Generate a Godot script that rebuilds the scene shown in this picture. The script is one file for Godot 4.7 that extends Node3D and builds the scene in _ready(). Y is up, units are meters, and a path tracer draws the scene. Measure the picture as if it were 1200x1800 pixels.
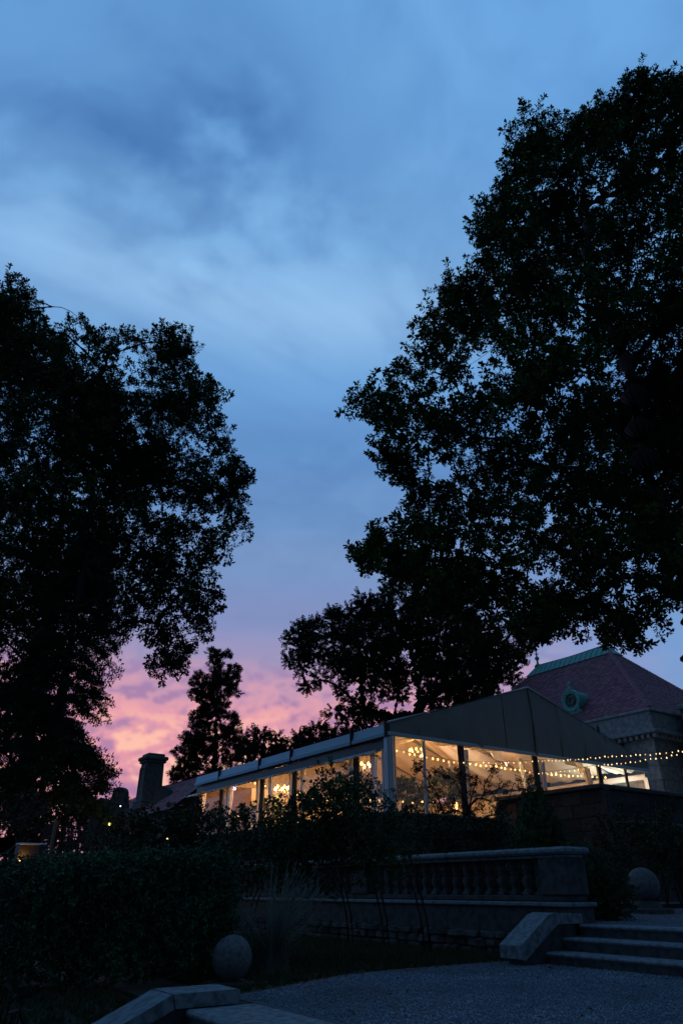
extends Node3D

const YAW := 34.65
const PITCH_T := 664.0 / 1200.0
const EYE := Vector3(0, 1.6, 0)
var rng := RandomNumberGenerator.new()
var names := {}
var noise := FastNoiseLite.new()
var warp := FastNoiseLite.new()
var tex := {}
var M := {}

# ---------------------------------------------------------------- mesh building
class MB:
	var v := PackedVector3Array()
	var n := PackedVector3Array()
	var i := PackedInt32Array()
	func quad(a: Vector3, b: Vector3, c: Vector3, d: Vector3) -> void:   # anticlockwise seen from outside
		var m := (c - a).cross(d - b)
		if m.length_squared() < 1e-14:
			return
		m = m.normalized()
		var k := v.size()
		for p in [a, b, c, d]:
			v.append(p); n.append(m)
		for q in [k, k + 2, k + 1, k, k + 3, k + 2]:
			i.append(q)
	func tri(a: Vector3, b: Vector3, c: Vector3) -> void:
		var m := (b - a).cross(c - a)
		if m.length_squared() < 1e-16:
			return
		m = m.normalized()
		var k := v.size()
		for p in [a, b, c]:
			v.append(p); n.append(m)
		for q in [k, k + 2, k + 1]:
			i.append(q)
	func hexa(p: Array) -> void:   # p: bottom 4 (anticlockwise from above), top 4
		quad(p[3], p[2], p[1], p[0])
		quad(p[4], p[5], p[6], p[7])
		for k in 4:
			var l := (k + 1) % 4
			quad(p[k], p[l], p[4 + l], p[4 + k])
	func box(lo: Vector3, hi: Vector3, t := Transform3D()) -> void:
		var p := []
		for y in [lo.y, hi.y]:
			for c in [[lo.x, hi.z], [hi.x, hi.z], [hi.x, lo.z], [lo.x, lo.z]]:
				p.append(t * Vector3(c[0], y, c[1]))
		hexa(p)
	func soft_box(lo: Vector3, hi: Vector3, b: float, t := Transform3D()) -> void:   # chamfered
		var c := (lo + hi) / 2
		var h := (hi - lo) / 2
		b = minf(b, minf(h.x, minf(h.y, h.z)) * 0.9)
		var g := func(sx, sy, sz, ax): 
			var e := Vector3(h.x - b, h.y - b, h.z - b)
			e[ax] = h[ax]
			return t * (c + Vector3(sx * e.x, sy * e.y, sz * e.z))
		for ax in 3:
			var a1 := (ax + 1) % 3
			var a2 := (ax + 2) % 3
			for s in [-1.0, 1.0]:
				var q := []
				for w in [[-1.0, -1.0], [1.0, -1.0], [1.0, 1.0], [-1.0, 1.0]]:
					var u := Vector3()
					u[ax] = s; u[a1] = w[0]; u[a2] = w[1]
					q.append(g.call(u.x, u.y, u.z, ax))
				if s > 0: quad(q[0], q[1], q[2], q[3])
				else: quad(q[3], q[2], q[1], q[0])
			for s in [-1.0, 1.0]:
				for w in [-1.0, 1.0]:
					var u0 := Vector3(); u0[ax] = -1.0; u0[a1] = s; u0[a2] = w
					var u1 := Vector3(); u1[ax] = 1.0; u1[a1] = s; u1[a2] = w
					var A = g.call(u0.x, u0.y, u0.z, a1)
					var B = g.call(u1.x, u1.y, u1.z, a1)
					var C = g.call(u1.x, u1.y, u1.z, a2)
					var E = g.call(u0.x, u0.y, u0.z, a2)
					if s * w > 0: quad(A, B, C, E)
					else: quad(E, C, B, A)
		for sx in [-1.0, 1.0]:
			for sy in [-1.0, 1.0]:
				for sz in [-1.0, 1.0]:
					var A = g.call(sx, sy, sz, 0)
					var B = g.call(sx, sy, sz, 1)
					var C = g.call(sx, sy, sz, 2)
					if sx * sy * sz > 0: tri(A, B, C)
					else: tri(A, C, B)
	func tube(p: Array, r: Array, sides := 6, caps := true) -> void:
		var rings := []
		var up := Vector3(0.31, 0.2, 0.93)
		for k in p.size():
			var d: Vector3 = (p[mini(k + 1, p.size() - 1)] - p[maxi(k - 1, 0)]).normalized()
			if absf(d.dot(up)) > 0.95: up = Vector3(1, 0, 0.1)
			var a := d.cross(up).normalized()
			var b := d.cross(a)
			up = b
			var first := v.size()
			for s in sides:
				var w := TAU * s / sides
				var o := a * cos(w) + b * sin(w)
				v.append(p[k] + o * r[k]); n.append(o)
			rings.append(first)
			up = b
		for k in p.size() - 1:
			for s in sides:
				var l := (s + 1) % sides
				var A: int = rings[k] + s
				var B: int = rings[k] + l
				var C: int = rings[k + 1] + l
				var D: int = rings[k + 1] + s
				for q in [A, C, B, A, D, C]:
					i.append(q)
		if caps:
			for e in [0, p.size() - 1]:
				var k := v.size()
				var d: Vector3 = (p[e] - p[1 if e == 0 else e - 1]).normalized()
				for s in sides:
					v.append(v[rings[e] + s]); n.append(d)
				for s in range(1, sides - 1):
					for q in ([k, k + s, k + s + 1] if e == 0 else [k, k + s + 1, k + s]):
						i.append(q)
	func lathe(prof: Array, sides: int, t := Transform3D()) -> void:   # [r, y] upwards
		var first := v.size()
		for k in prof.size():
			var a: Vector2 = prof[maxi(k - 1, 0)]
			var b: Vector2 = prof[mini(k + 1, prof.size() - 1)]
			var nn := Vector2(b.y - a.y, a.x - b.x).normalized()
			for s in sides + 1:
				var w := TAU * s / sides
				v.append(t * Vector3(prof[k].x * cos(w), prof[k].y, prof[k].x * sin(w)))
				n.append((t.basis * Vector3(nn.x * cos(w), nn.y, nn.x * sin(w))).normalized())
		for k in prof.size() - 1:
			for s in sides:
				var A := first + k * (sides + 1) + s
				var B := A + 1
				var D := A + sides + 1
				var C := D + 1
				for q in [A, B, C, A, C, D]:
					i.append(q)
	func prism(poly: PackedVector2Array, t: Transform3D, depth: float) -> void:   # polygon in xy, extruded along +z of t
		if Geometry2D.is_polygon_clockwise(poly): poly.reverse()
		var m := poly.size()
		var ix := Geometry2D.triangulate_polygon(poly)
		for k in range(0, ix.size(), 3):
			var a := poly[ix[k]]
			var b := poly[ix[k + 1]]
			var c := poly[ix[k + 2]]
			if (b - a).cross(c - a) < 0:
				var s := b
				b = c; c = s
			tri(t * Vector3(a.x, a.y, depth), t * Vector3(b.x, b.y, depth), t * Vector3(c.x, c.y, depth))
			tri(t * Vector3(c.x, c.y, 0), t * Vector3(b.x, b.y, 0), t * Vector3(a.x, a.y, 0))
		for k in m:
			var a := poly[k]
			var b := poly[(k + 1) % m]
			quad(t * Vector3(a.x, a.y, 0), t * Vector3(b.x, b.y, 0), t * Vector3(b.x, b.y, depth), t * Vector3(a.x, a.y, depth))
	func grid(f: Callable, nu: int, nv: int, flip := false) -> void:   # smooth sheet f(u, v)
		var first := v.size()
		var pts := []
		for a in nu + 1:
			for b in nv + 1:
				pts.append(f.call(float(a) / nu, float(b) / nv))
		for a in nu + 1:
			for b in nv + 1:
				var du: Vector3 = pts[mini(a + 1, nu) * (nv + 1) + b] - pts[maxi(a - 1, 0) * (nv + 1) + b]
				var dv: Vector3 = pts[a * (nv + 1) + mini(b + 1, nv)] - pts[a * (nv + 1) + maxi(b - 1, 0)]
				var m := du.cross(dv).normalized()
				v.append(pts[a * (nv + 1) + b]); n.append(-m if flip else m)
		for a in nu:
			for b in nv:
				var A := first + a * (nv + 1) + b
				var B := A + nv + 1
				var C := B + 1
				var D := A + 1
				for q in ([A, B, C, A, C, D] if flip else [A, C, B, A, D, C]):
					i.append(q)
	func mesh() -> ArrayMesh:
		var arr := []
		arr.resize(Mesh.ARRAY_MAX)
		arr[Mesh.ARRAY_VERTEX] = v
		arr[Mesh.ARRAY_NORMAL] = n
		arr[Mesh.ARRAY_INDEX] = i
		var m := ArrayMesh.new()
		m.add_surface_from_arrays(Mesh.PRIMITIVE_TRIANGLES, arr)
		return m

func numbered(called: String, parent: Node) -> String:
	var key := "%d/%s" % [parent.get_instance_id(), called]
	var k: int = names.get(key, -1) + 1
	names[key] = k
	return called if k == 0 else "%s_%03d" % [called, k]

func put(called: String, mesh: Mesh, m: Material, parent: Node = self, t := Transform3D()) -> MeshInstance3D:
	var o := MeshInstance3D.new()
	o.name = numbered(called, parent)
	o.mesh = mesh
	o.material_override = m
	o.transform = t
	parent.add_child(o, true)
	return o

func obj(called: String, b: MB, m: Material, parent: Node = self) -> MeshInstance3D:
	var inv := Transform3D()
	var q := parent
	while q is Node3D and q != self:
		inv = inv * q.transform.affine_inverse()
		q = q.get_parent()
	return put(called, b.mesh(), m, parent, inv)

func thing(called: String, label: String, category: String, at_: Vector3, group := "") -> Node3D:
	var o := Node3D.new()
	o.name = numbered(called, self)
	o.position = at_
	tag(o, label, category, group)
	add_child(o, true)
	return o

func tag(o: Node, label: String, category: String, group := "") -> void:
	o.set_meta("label", label)
	o.set_meta("category", category)
	if group: o.set_meta("group", group)

func struct(called: String, b: MB, m: Material, label := "") -> MeshInstance3D:
	var o := obj(called, b, m)
	o.set_meta("kind", "structure")
	if label: o.set_meta("label", label)
	return o

func stuff(o: Node) -> Node:
	o.set_meta("kind", "stuff")
	return o

func many(called: String, mesh: Mesh, m: Material, places: Array, tints: Array, parent: Node) -> MultiMeshInstance3D:
	var mm := MultiMesh.new()
	mm.transform_format = MultiMesh.TRANSFORM_3D
	mm.use_colors = tints.size() > 0
	mm.mesh = mesh
	mm.instance_count = places.size()
	for k in places.size():
		mm.set_instance_transform(k, places[k])
		if tints: mm.set_instance_color(k, tints[k])
	var o := MultiMeshInstance3D.new()
	o.name = numbered(called, parent)
	o.multimesh = mm
	o.material_override = m
	if parent != self: o.position = -parent.position
	o.set_meta("kind", "stuff")
	parent.add_child(o, true)
	return o

# a point seen in that direction, that many metres ahead over the ground
func at(x: float, y: float, d: float) -> Vector3:
	var c := 1.0 / sqrt(1.0 + PITCH_T * PITCH_T)
	var s := PITCH_T * c
	var fw := 1200.0 * c - (900.0 - y) * s
	var up := ((900.0 - y) * c + 1200.0 * s) * d / fw
	var la := (x - 600.0) * d / fw
	var w := deg_to_rad(YAW)
	return Vector3(la * cos(w) + d * sin(w), EYE.y + up, la * sin(w) - d * cos(w))

func metres(px: float, p: Vector3) -> float:
	var w := deg_to_rad(YAW)
	var fw := p.x * sin(w) - p.z * cos(w)
	var c := 1.0 / sqrt(1.0 + PITCH_T * PITCH_T)
	return px * (fw * c + (p.y - EYE.y) * PITCH_T * c) / 1200.0

func rnd(a: float, b: float) -> float:
	return rng.randf_range(a, b)

func rvec() -> Vector3:
	return Vector3(rng.randfn(), rng.randfn(), rng.randfn()).normalized()

# ---------------------------------------------------------------- materials
func noise_tex(key: String, freq: float, octaves: int, lo: float, hi: float, size := 512) -> NoiseTexture2D:
	if tex.has(key): return tex[key]
	var f := FastNoiseLite.new()
	f.noise_type = FastNoiseLite.TYPE_SIMPLEX_SMOOTH
	f.frequency = freq
	f.fractal_octaves = octaves
	f.seed = hash(key) % 1000
	var t := NoiseTexture2D.new()
	t.width = size; t.height = size
	t.seamless = true
	t.noise = f
	var g := Gradient.new()
	g.set_color(0, Color(lo, lo, lo)); g.set_color(1, Color(hi, hi, hi))
	t.color_ramp = g
	tex[key] = t
	return t

func mat(r: float, g: float, b: float, rough := 0.85, grain := "", scale := 0.5, relief := 0.0) -> StandardMaterial3D:
	var m := StandardMaterial3D.new()
	m.albedo_color = Color(r, g, b).linear_to_srgb()
	m.roughness = rough
	if grain:
		m.albedo_texture = tex[grain]
		m.uv1_triplanar = true
		m.uv1_world_triplanar = true
		m.uv1_scale = Vector3.ONE * scale
		if relief > 0:
			m.heightmap_enabled = true
			m.heightmap_texture = tex["fine"]
			m.heightmap_scale = relief
	return m

func glow(r: float, g: float, b: float, e: float) -> StandardMaterial3D:
	var m := StandardMaterial3D.new()
	m.albedo_color = Color(0.9, 0.85, 0.75)
	m.emission_enabled = true
	m.emission = Color(r, g, b).linear_to_srgb()
	m.emission_energy_multiplier = e
	return m

func leafy(r := 1.0, g := 1.0, b := 1.0, rough := 0.75, back := 0.2) -> StandardMaterial3D:
	var m := StandardMaterial3D.new()
	m.albedo_color = Color(r, g, b).linear_to_srgb()
	m.vertex_color_use_as_albedo = true
	m.roughness = rough
	m.metallic_specular = 0.25
	m.backlight_enabled = true
	m.backlight = Color(back, back * 1.2, back * 0.5)
	return m

func make_materials() -> void:
	noise_tex("blotch", 0.012, 5, 0.65, 1.0)
	noise_tex("fine", 0.06, 4, 0.45, 1.0)
	noise_tex("stain", 0.02, 6, 0.68, 1.0)
	noise_tex("gravel", 0.16, 3, 0.3, 1.0)
	var gt := noise_tex("grime", 0.02, 6, 0.4, 1.0)
	gt.color_ramp.set_color(0, Color(0.6, 0.6, 0.57))
	gt.color_ramp.add_point(0.38, Color(0.76, 0.76, 0.74))
	gt.color_ramp.add_point(0.55, Color(0.9, 0.9, 0.89))
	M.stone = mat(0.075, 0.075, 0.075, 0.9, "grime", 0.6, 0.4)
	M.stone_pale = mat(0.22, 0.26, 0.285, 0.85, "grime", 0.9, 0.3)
	M.ball = mat(0.17, 0.175, 0.18, 0.9, "grime", 1.6, 0.3)
	M.rubble = []
	for k in 4:
		var w := 0.04 + 0.018 * k
		M.rubble.append(mat(w * 1.05, w, w * 0.93, 0.95, "stain", 1.1, 0.8))
	M.mortar = mat(0.1, 0.095, 0.09, 0.95, "fine", 1.0, 0.5)
	M.dark_stone = mat(0.13, 0.125, 0.12, 0.95, "stain", 0.3, 0.5)
	M.gravel = mat(0.19, 0.235, 0.28, 0.95, "gravel", 1.1, 1.2)
	M.soil = mat(0.035, 0.03, 0.022, 0.95, "fine", 0.7, 1.0)
	M.lawn = mat(0.04, 0.045, 0.02, 0.95, "blotch", 0.6, 1.0)
	M.land = mat(0.04, 0.05, 0.025, 0.95, "blotch", 0.05)
	M.ashlar = []
	for k in 3:
		var w := 0.33 + 0.04 * k
		M.ashlar.append(mat(w, w * 0.97, w * 0.91, 0.9, "stain", 0.25, 0.5))
	M.baluster = []
	for k in 3:
		var w := 0.085 + 0.015 * k
		M.baluster.append(mat(w, w, w, 0.9, "grime", 0.8, 0.3))
	M.tile = []
	for k in 3:
		M.tile.append(mat(0.26 + 0.1 * k, 0.082 + 0.03 * k, 0.1 + 0.042 * k, 0.75, "blotch", 0.3))
	M.tile_dark = mat(0.16, 0.085, 0.09, 0.75, "blotch", 0.3)
	M.copper = mat(0.14, 0.46, 0.39, 0.65, "blotch", 0.6)
	M.copper_dark = mat(0.03, 0.05, 0.05, 0.4)
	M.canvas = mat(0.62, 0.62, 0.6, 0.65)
	M.canvas.backlight_enabled = true
	M.canvas.backlight = Color(0.05, 0.05, 0.045)
	M.liner = mat(0.66, 0.6, 0.5, 0.85)
	M.drape = mat(0.78, 0.77, 0.74, 0.7)
	M.drape.backlight_enabled = true
	M.drape.backlight = Color(0.3, 0.3, 0.28)
	M.aluminium = mat(0.42, 0.44, 0.46, 0.4)
	M.aluminium.metallic = 0.6
	M.dark_metal = mat(0.1, 0.12, 0.14, 0.5)
	M.valance = mat(0.36, 0.56, 0.68, 0.6)
	M.screen = mat(0.1, 0.055, 0.025, 0.8)
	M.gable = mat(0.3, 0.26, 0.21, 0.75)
	M.dark_wood = mat(0.05, 0.033, 0.022, 0.6, "fine", 0.6)
	M.floor_wood = mat(0.22, 0.13, 0.07, 0.5, "blotch", 0.5)
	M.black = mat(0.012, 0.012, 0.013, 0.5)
	M.iron = mat(0.018, 0.017, 0.017, 0.5)
	M.lattice = mat(0.075, 0.05, 0.035, 0.8, "fine", 1.0)
	M.vinyl = StandardMaterial3D.new()
	M.vinyl.albedo_color = Color(0.95, 0.95, 0.95, 0.05)
	M.vinyl.transparency = BaseMaterial3D.TRANSPARENCY_ALPHA
	M.vinyl.roughness = 0.12
	M.glass = StandardMaterial3D.new()
	M.glass.albedo_color = Color(0.02, 0.025, 0.03)
	M.glass.roughness = 0.08
	M.bark = mat(0.05, 0.042, 0.035, 0.95, "stain", 0.5, 1.0)
	M.pale_paint = mat(0.6, 0.62, 0.62, 0.6)
	M.white_cloth = mat(0.75, 0.74, 0.72, 0.8)
	M.bulb = glow(1.0, 0.5, 0.12, 6.0)
	M.bulb_pale = glow(1.0, 0.66, 0.28, 2.6)
	M.bulb_dim = glow(1.0, 0.55, 0.18, 1.6)
	M.candle = glow(1.0, 0.5, 0.1, 7.0)
	M.flood = glow(0.9, 1.0, 0.95, 9.0)
	M.led = glow(0.55, 0.4, 1.0, 5.0)
	M.leaf = leafy()
	M.leaf_gloss = leafy(1, 1, 1, 0.5, 0.05)
	M.grass = leafy(1, 1, 1, 0.8, 0.1)

# ---------------------------------------------------------------- sky
func sky_dir(x: float, y: float) -> Vector3:
	return (at(x, y, 10.0) - EYE).normalized()

func tone(table: Array, e: float) -> Color:
	for k in table.size() - 1:
		if e <= table[k + 1][0]:
			var f: float = smoothstep(0.0, 1.0, (e - table[k][0]) / (table[k + 1][0] - table[k][0]))
			return table[k][1].lerp(table[k + 1][1], f)
	return table[-1][1]

func c8(r: float, g: float, b: float) -> Color:
	return Color(r / 255.0, g / 255.0, b / 255.0).srgb_to_linear()

func make_sky() -> Image:
	var W := 2048
	var H := 1024
	var west := [[0.0, c8(190, 134, 164)], [5.0, c8(198, 138, 164)], [9.0, c8(222, 152, 168)], [12.0, c8(214, 152, 172)], [14.5, c8(186, 148, 180)], [17.0, c8(150, 146, 187)], [20.0, c8(126, 142, 190)], [24.5, c8(117, 148, 196)],
		[29.0, c8(104, 144, 196)], [34.0, c8(96, 142, 198)], [39.0, c8(104, 155, 210)], [45.0, c8(128, 172, 219)], [51.0, c8(114, 165, 217)], [58.0, c8(104, 158, 214)], [66.0, c8(98, 153, 210)], [90.0, c8(72, 128, 196)]]
	var east := [[0.0, c8(104, 140, 192)], [9.0, c8(112, 150, 202)], [17.0, c8(114, 154, 206)], [24.5, c8(108, 146, 200)], [34.0, c8(92, 138, 198)], [45.0, c8(104, 156, 212)], [58.0, c8(98, 154, 213)], [90.0, c8(76, 132, 200)]]
	for k in west.size(): west[k][0] = float(west[k][0])
	noise.noise_type = FastNoiseLite.TYPE_SIMPLEX_SMOOTH
	noise.fractal_octaves = 5
	noise.frequency = 1.0
	noise.seed = 11
	warp.noise_type = FastNoiseLite.TYPE_SIMPLEX_SMOOTH
	warp.fractal_octaves = 3
	warp.frequency = 1.0
	warp.seed = 5
	# clouds that stand out: direction, direction of its long axis, half length, half width, strength
	var blobs := []
	for b in [[270, 200, 430, 300, 0.27, 0.115, -0.36], [120, 200, 250, 210, 0.17, 0.07, -0.26], [520, 330, 560, 420, 0.08, 0.05, -0.13], [650, 290, 690, 270, 0.08, 0.05, -0.12], [360, 190, 450, 160, 0.11, 0.05, -0.16],
			[480, 590, 700, 640, 0.2, 0.09, 0.13], [60, 60, 200, 150, 0.16, 0.05, 0.18], [200, 440, 500, 520, 0.3, 0.12, 0.09], [980, 60, 1150, 90, 0.2, 0.07, 0.1], [520, 780, 700, 800, 0.25, 0.06, -0.07], [180, 130, 260, 150, 0.07, 0.03, 0.12]]:
		var d := sky_dir(b[0], b[1])
		var l := (sky_dir(b[2], b[3]) - d)
		l = (l - d * l.dot(d)).normalized()
		blobs.append([d, l, d.cross(l), b[4], b[5], b[6]])
	var data := PackedFloat32Array()
	data.resize(W * H * 3)
	var sun_az := deg_to_rad(YAW - 11.0)
	var purple := c8(146, 116, 168)
	var salmon := c8(250, 168, 168)
	var gold := c8(255, 196, 174)
	var below := c8(90, 90, 110) * 0.5
	for y in H:
		var el := 90.0 - (y + 0.5) / H * 180.0
		if el < -0.5:
			for x in W:
				var k := (y * W + x) * 3
				data[k] = below.r; data[k + 1] = below.g; data[k + 2] = below.b
			continue
		el = maxf(el, 0.0)
		var er := deg_to_rad(el)
		var cw := tone(west, el)
		var ce := tone(east, el)
		for x in W:
			var az := (x + 0.5) / W * TAU
			var d := Vector3(sin(az) * cos(er), sin(er), -cos(az) * cos(er))
			var off := absf(wrapf(az - sun_az, -PI, PI))
			var f := 1.0 - smoothstep(0.28, 0.72, off)
			var c := ce.lerp(cw, f)
			var dusk := lerpf(1.0, 0.3, smoothstep(0.8, 2.3, off) * (1.0 - smoothstep(45.0, 90.0, el)))
			# high thin cloud
			var p := Vector3(d.x, 0, d.z) / (d.y + 0.25)
			var wv := warp.get_noise_3d(p.x * 0.7 + 3.0, p.z * 0.7, 0.4)
			var hi := noise.get_noise_3d(p.x * 1.0 + wv * 0.8, p.z * 1.6 - wv * 0.5, 1.7)
			var fine := noise.get_noise_3d(p.x * 3.2 + wv * 2.0, p.z * 4.2, 7.7)
			var wisp := noise.get_noise_3d(p.x * 7.0 + wv * 4.0 + fine * 1.5, p.z * 9.0 + fine, 2.7)
			var puff := noise.get_noise_3d(d.x * 9.0 + wv * 2.5, d.y * 11.0 + hi, d.z * 9.0)
			var k1 := 1.05 + (hi * 0.14 + fine * 0.14 + wisp * 0.09 + puff * 0.1) * smoothstep(16.0, 34.0, el)
			for b in blobs:
				if d.dot(b[0]) < 0.6: continue
				var q: Vector3 = d - b[0]
				var u: float = q.dot(b[1]) / b[3]
				var v: float = q.dot(b[2]) / b[4]
				u += wv * 0.4 + fine * 0.6 + wisp * 0.2 + puff * 0.7
				v += hi * 0.5 + fine * 0.6 + wisp * 0.2 + puff * 0.8
				var g := exp(-(u * u + v * v) * 0.8)
				k1 += b[5] * g * (0.75 + fine * 0.8 + wisp * 0.4)
			k1 = maxf(k1, 0.25)
			var veil := clampf((k1 - 1.0) * 0.5, 0.0, 0.3)
			c = Color(c.r * lerpf(1.0, k1, 1.1) + veil * 0.03, c.g * lerpf(1.0, k1, 0.92), c.b * lerpf(1.0, k1, 0.62))
			# broken sunset cloud near the horizon
			var low := (1.0 - smoothstep(13.5, 18.5, el + hi * 3.0)) * f
			if low > 0.0:
				var lx := rad_to_deg(wrapf(az - sun_az, -PI, PI))
				var w2 := warp.get_noise_3d(lx * 0.1, el * 0.2, 3.3)
				var cl := noise.get_noise_3d(lx * 0.14 + w2 * 0.9, el * 0.25 + w2 * 0.7, 0.0)
				var cl2 := noise.get_noise_3d(lx * 0.4 + w2 * 1.5, el * 0.72 + w2, 9.0) + 0.6 * noise.get_noise_3d(lx * 1.1 + w2 * 2.0, el * 1.9, 4.0)
				var t := cl * 1.25 + cl2 * 1.05
				var fade := smoothstep(0.0, 6.0, el)
				var dark := smoothstep(0.06, 0.5, t) * (0.35 + 0.65 * fade)
				var bright := smoothstep(0.1, -0.4, t) * fade * (1.0 - smoothstep(9.0, 15.0, el) * 0.6)
				var e: Color = c.lerp(salmon, bright * 0.75)
				e = e.lerp(gold, smoothstep(0.5, 1.0, bright) * 0.9 * (1.0 - smoothstep(0.1, 0.4, off)))
				e = e.lerp(purple, dark * 0.62)
				c = c.lerp(e, low)
			else:
				var st := noise.get_noise_3d(az * 6.0, el * 0.5, 4.0) * (1.0 - smoothstep(14.0, 26.0, el))
				c = c * (1.0 - 0.12 * st)
			var k := (y * W + x) * 3
			data[k] = c.r * dusk; data[k + 1] = c.g * dusk; data[k + 2] = c.b * dusk
	return Image.create_from_data(W, H, false, Image.FORMAT_RGBF, data.to_byte_array())

# ---------------------------------------------------------------- foliage
func leaf(b: MB, base: Vector3, dir: Vector3, side: Vector3, l: float, w: float, lobed := true) -> void:
	var nn := side.cross(dir).normalized()
	var sag := -nn * l * 0.12
	var p := func(t: float, s: float) -> Vector3: return base + dir * (l * t) + side * (w * s) + nn * (absf(s) * w * 0.25) + sag * t * t
	var spine := [p.call(0.0, 0.0), p.call(0.45, 0.0), p.call(1.0, 0.0)]
	for s in [1.0, -1.0]:
		var a: Vector3 = p.call(0.3, 0.8 * s)
		var c: Vector3 = p.call(0.68, (1.0 if lobed else 0.75) * s)
		if lobed:
			var m: Vector3 = p.call(0.47, 0.4 * s)
			for q in [[spine[0], a, spine[1]], [a, m, spine[1]], [m, c, spine[1]], [spine[1], c, spine[2]]]:
				if s > 0: b.tri(q[0], q[2], q[1])
				else: b.tri(q[0], q[1], q[2])
		else:
			for q in [[spine[0], a, spine[1]], [a, c, spine[1]], [spine[1], c, spine[2]]]:
				if s > 0: b.tri(q[0], q[2], q[1])
				else: b.tri(q[0], q[1], q[2])

func sprig(sd: int, length: float, count: int, ll: float, lw: float, lobed := true, tip := 6, stem := 0.004) -> ArrayMesh:
	rng.seed = sd
	var b := MB.new()
	var bend := Vector3(rnd(-0.25, 0.25), 0, rnd(-0.25, 0.25))
	var spot := func(t: float) -> Vector3: return Vector3(0, length * t, 0) + bend * length * t * t
	b.tube([spot.call(0.0), spot.call(0.5), spot.call(1.0)], [stem, stem * 0.7, stem * 0.3], 3, false)
	for k in count:
		var at_tip := k >= count - tip
		var t := 1.0 if at_tip else rnd(0.2, 0.95)
		var az := k * 2.4 + rnd(-0.4, 0.4)
		var open := rnd(0.5, 1.35) if at_tip else rnd(0.7, 1.4)
		var d := Vector3(cos(az) * sin(open), cos(open), sin(az) * sin(open)).normalized()
		d = (d + Vector3(0, -0.15, 0) + rvec() * 0.2).normalized()
		var side := d.cross(rvec()).normalized()
		var s := rnd(0.7, 1.15)
		leaf(b, spot.call(t) + d * ll * 0.12, d, side, ll * s, lw * s, lobed)
	return b.mesh()

func needle_sprig(sd: int, length: float, twigs: int, needle: float, flat := true) -> ArrayMesh:
	rng.seed = sd
	var b := MB.new()
	var spray := func(p0: Vector3, p1: Vector3, m: int):
		b.tube([p0, p1], [0.006, 0.003], 3, false)
		var d := (p1 - p0).normalized()
		for k in m:
			var t := (k + 0.5) / m
			var q := p0.lerp(p1, t)
			var o := d.cross(rvec()).normalized()
			if flat: o.y *= 0.35
			var e := (o + d * 0.7).normalized() * needle * rnd(0.8, 1.1)
			var w := d.cross(e).normalized() * needle * 0.12 + d * needle * 0.12
			b.tri(q - w, q + w, q + e)
	spray.call(Vector3.ZERO, Vector3(0, length, 0), 26)
	for k in twigs:
		var t := 0.15 + 0.75 * k / twigs
		var s := 1.0 if k % 2 else -1.0
		var l := length * (0.75 - 0.45 * t)
		var o := Vector3(s * 0.8, 0.75, rnd(-0.15, 0.15) if flat else rnd(-0.8, 0.8)).normalized()
		spray.call(Vector3(0, length * t, 0), Vector3(0, length * t, 0) + o * l, 14)
	return b.mesh()

func aim(d: Vector3, spin: float, s: float, p: Vector3) -> Transform3D:
	d = d.normalized()
	var a := d.cross(Vector3(0.3, 0.1, 0.9)).normalized()
	if a.length() < 0.5: a = Vector3(1, 0, 0)
	var bs := Basis(a, d, a.cross(d)).rotated(d, spin)
	return Transform3D(bs.scaled(Vector3.ONE * s), p)

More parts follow.
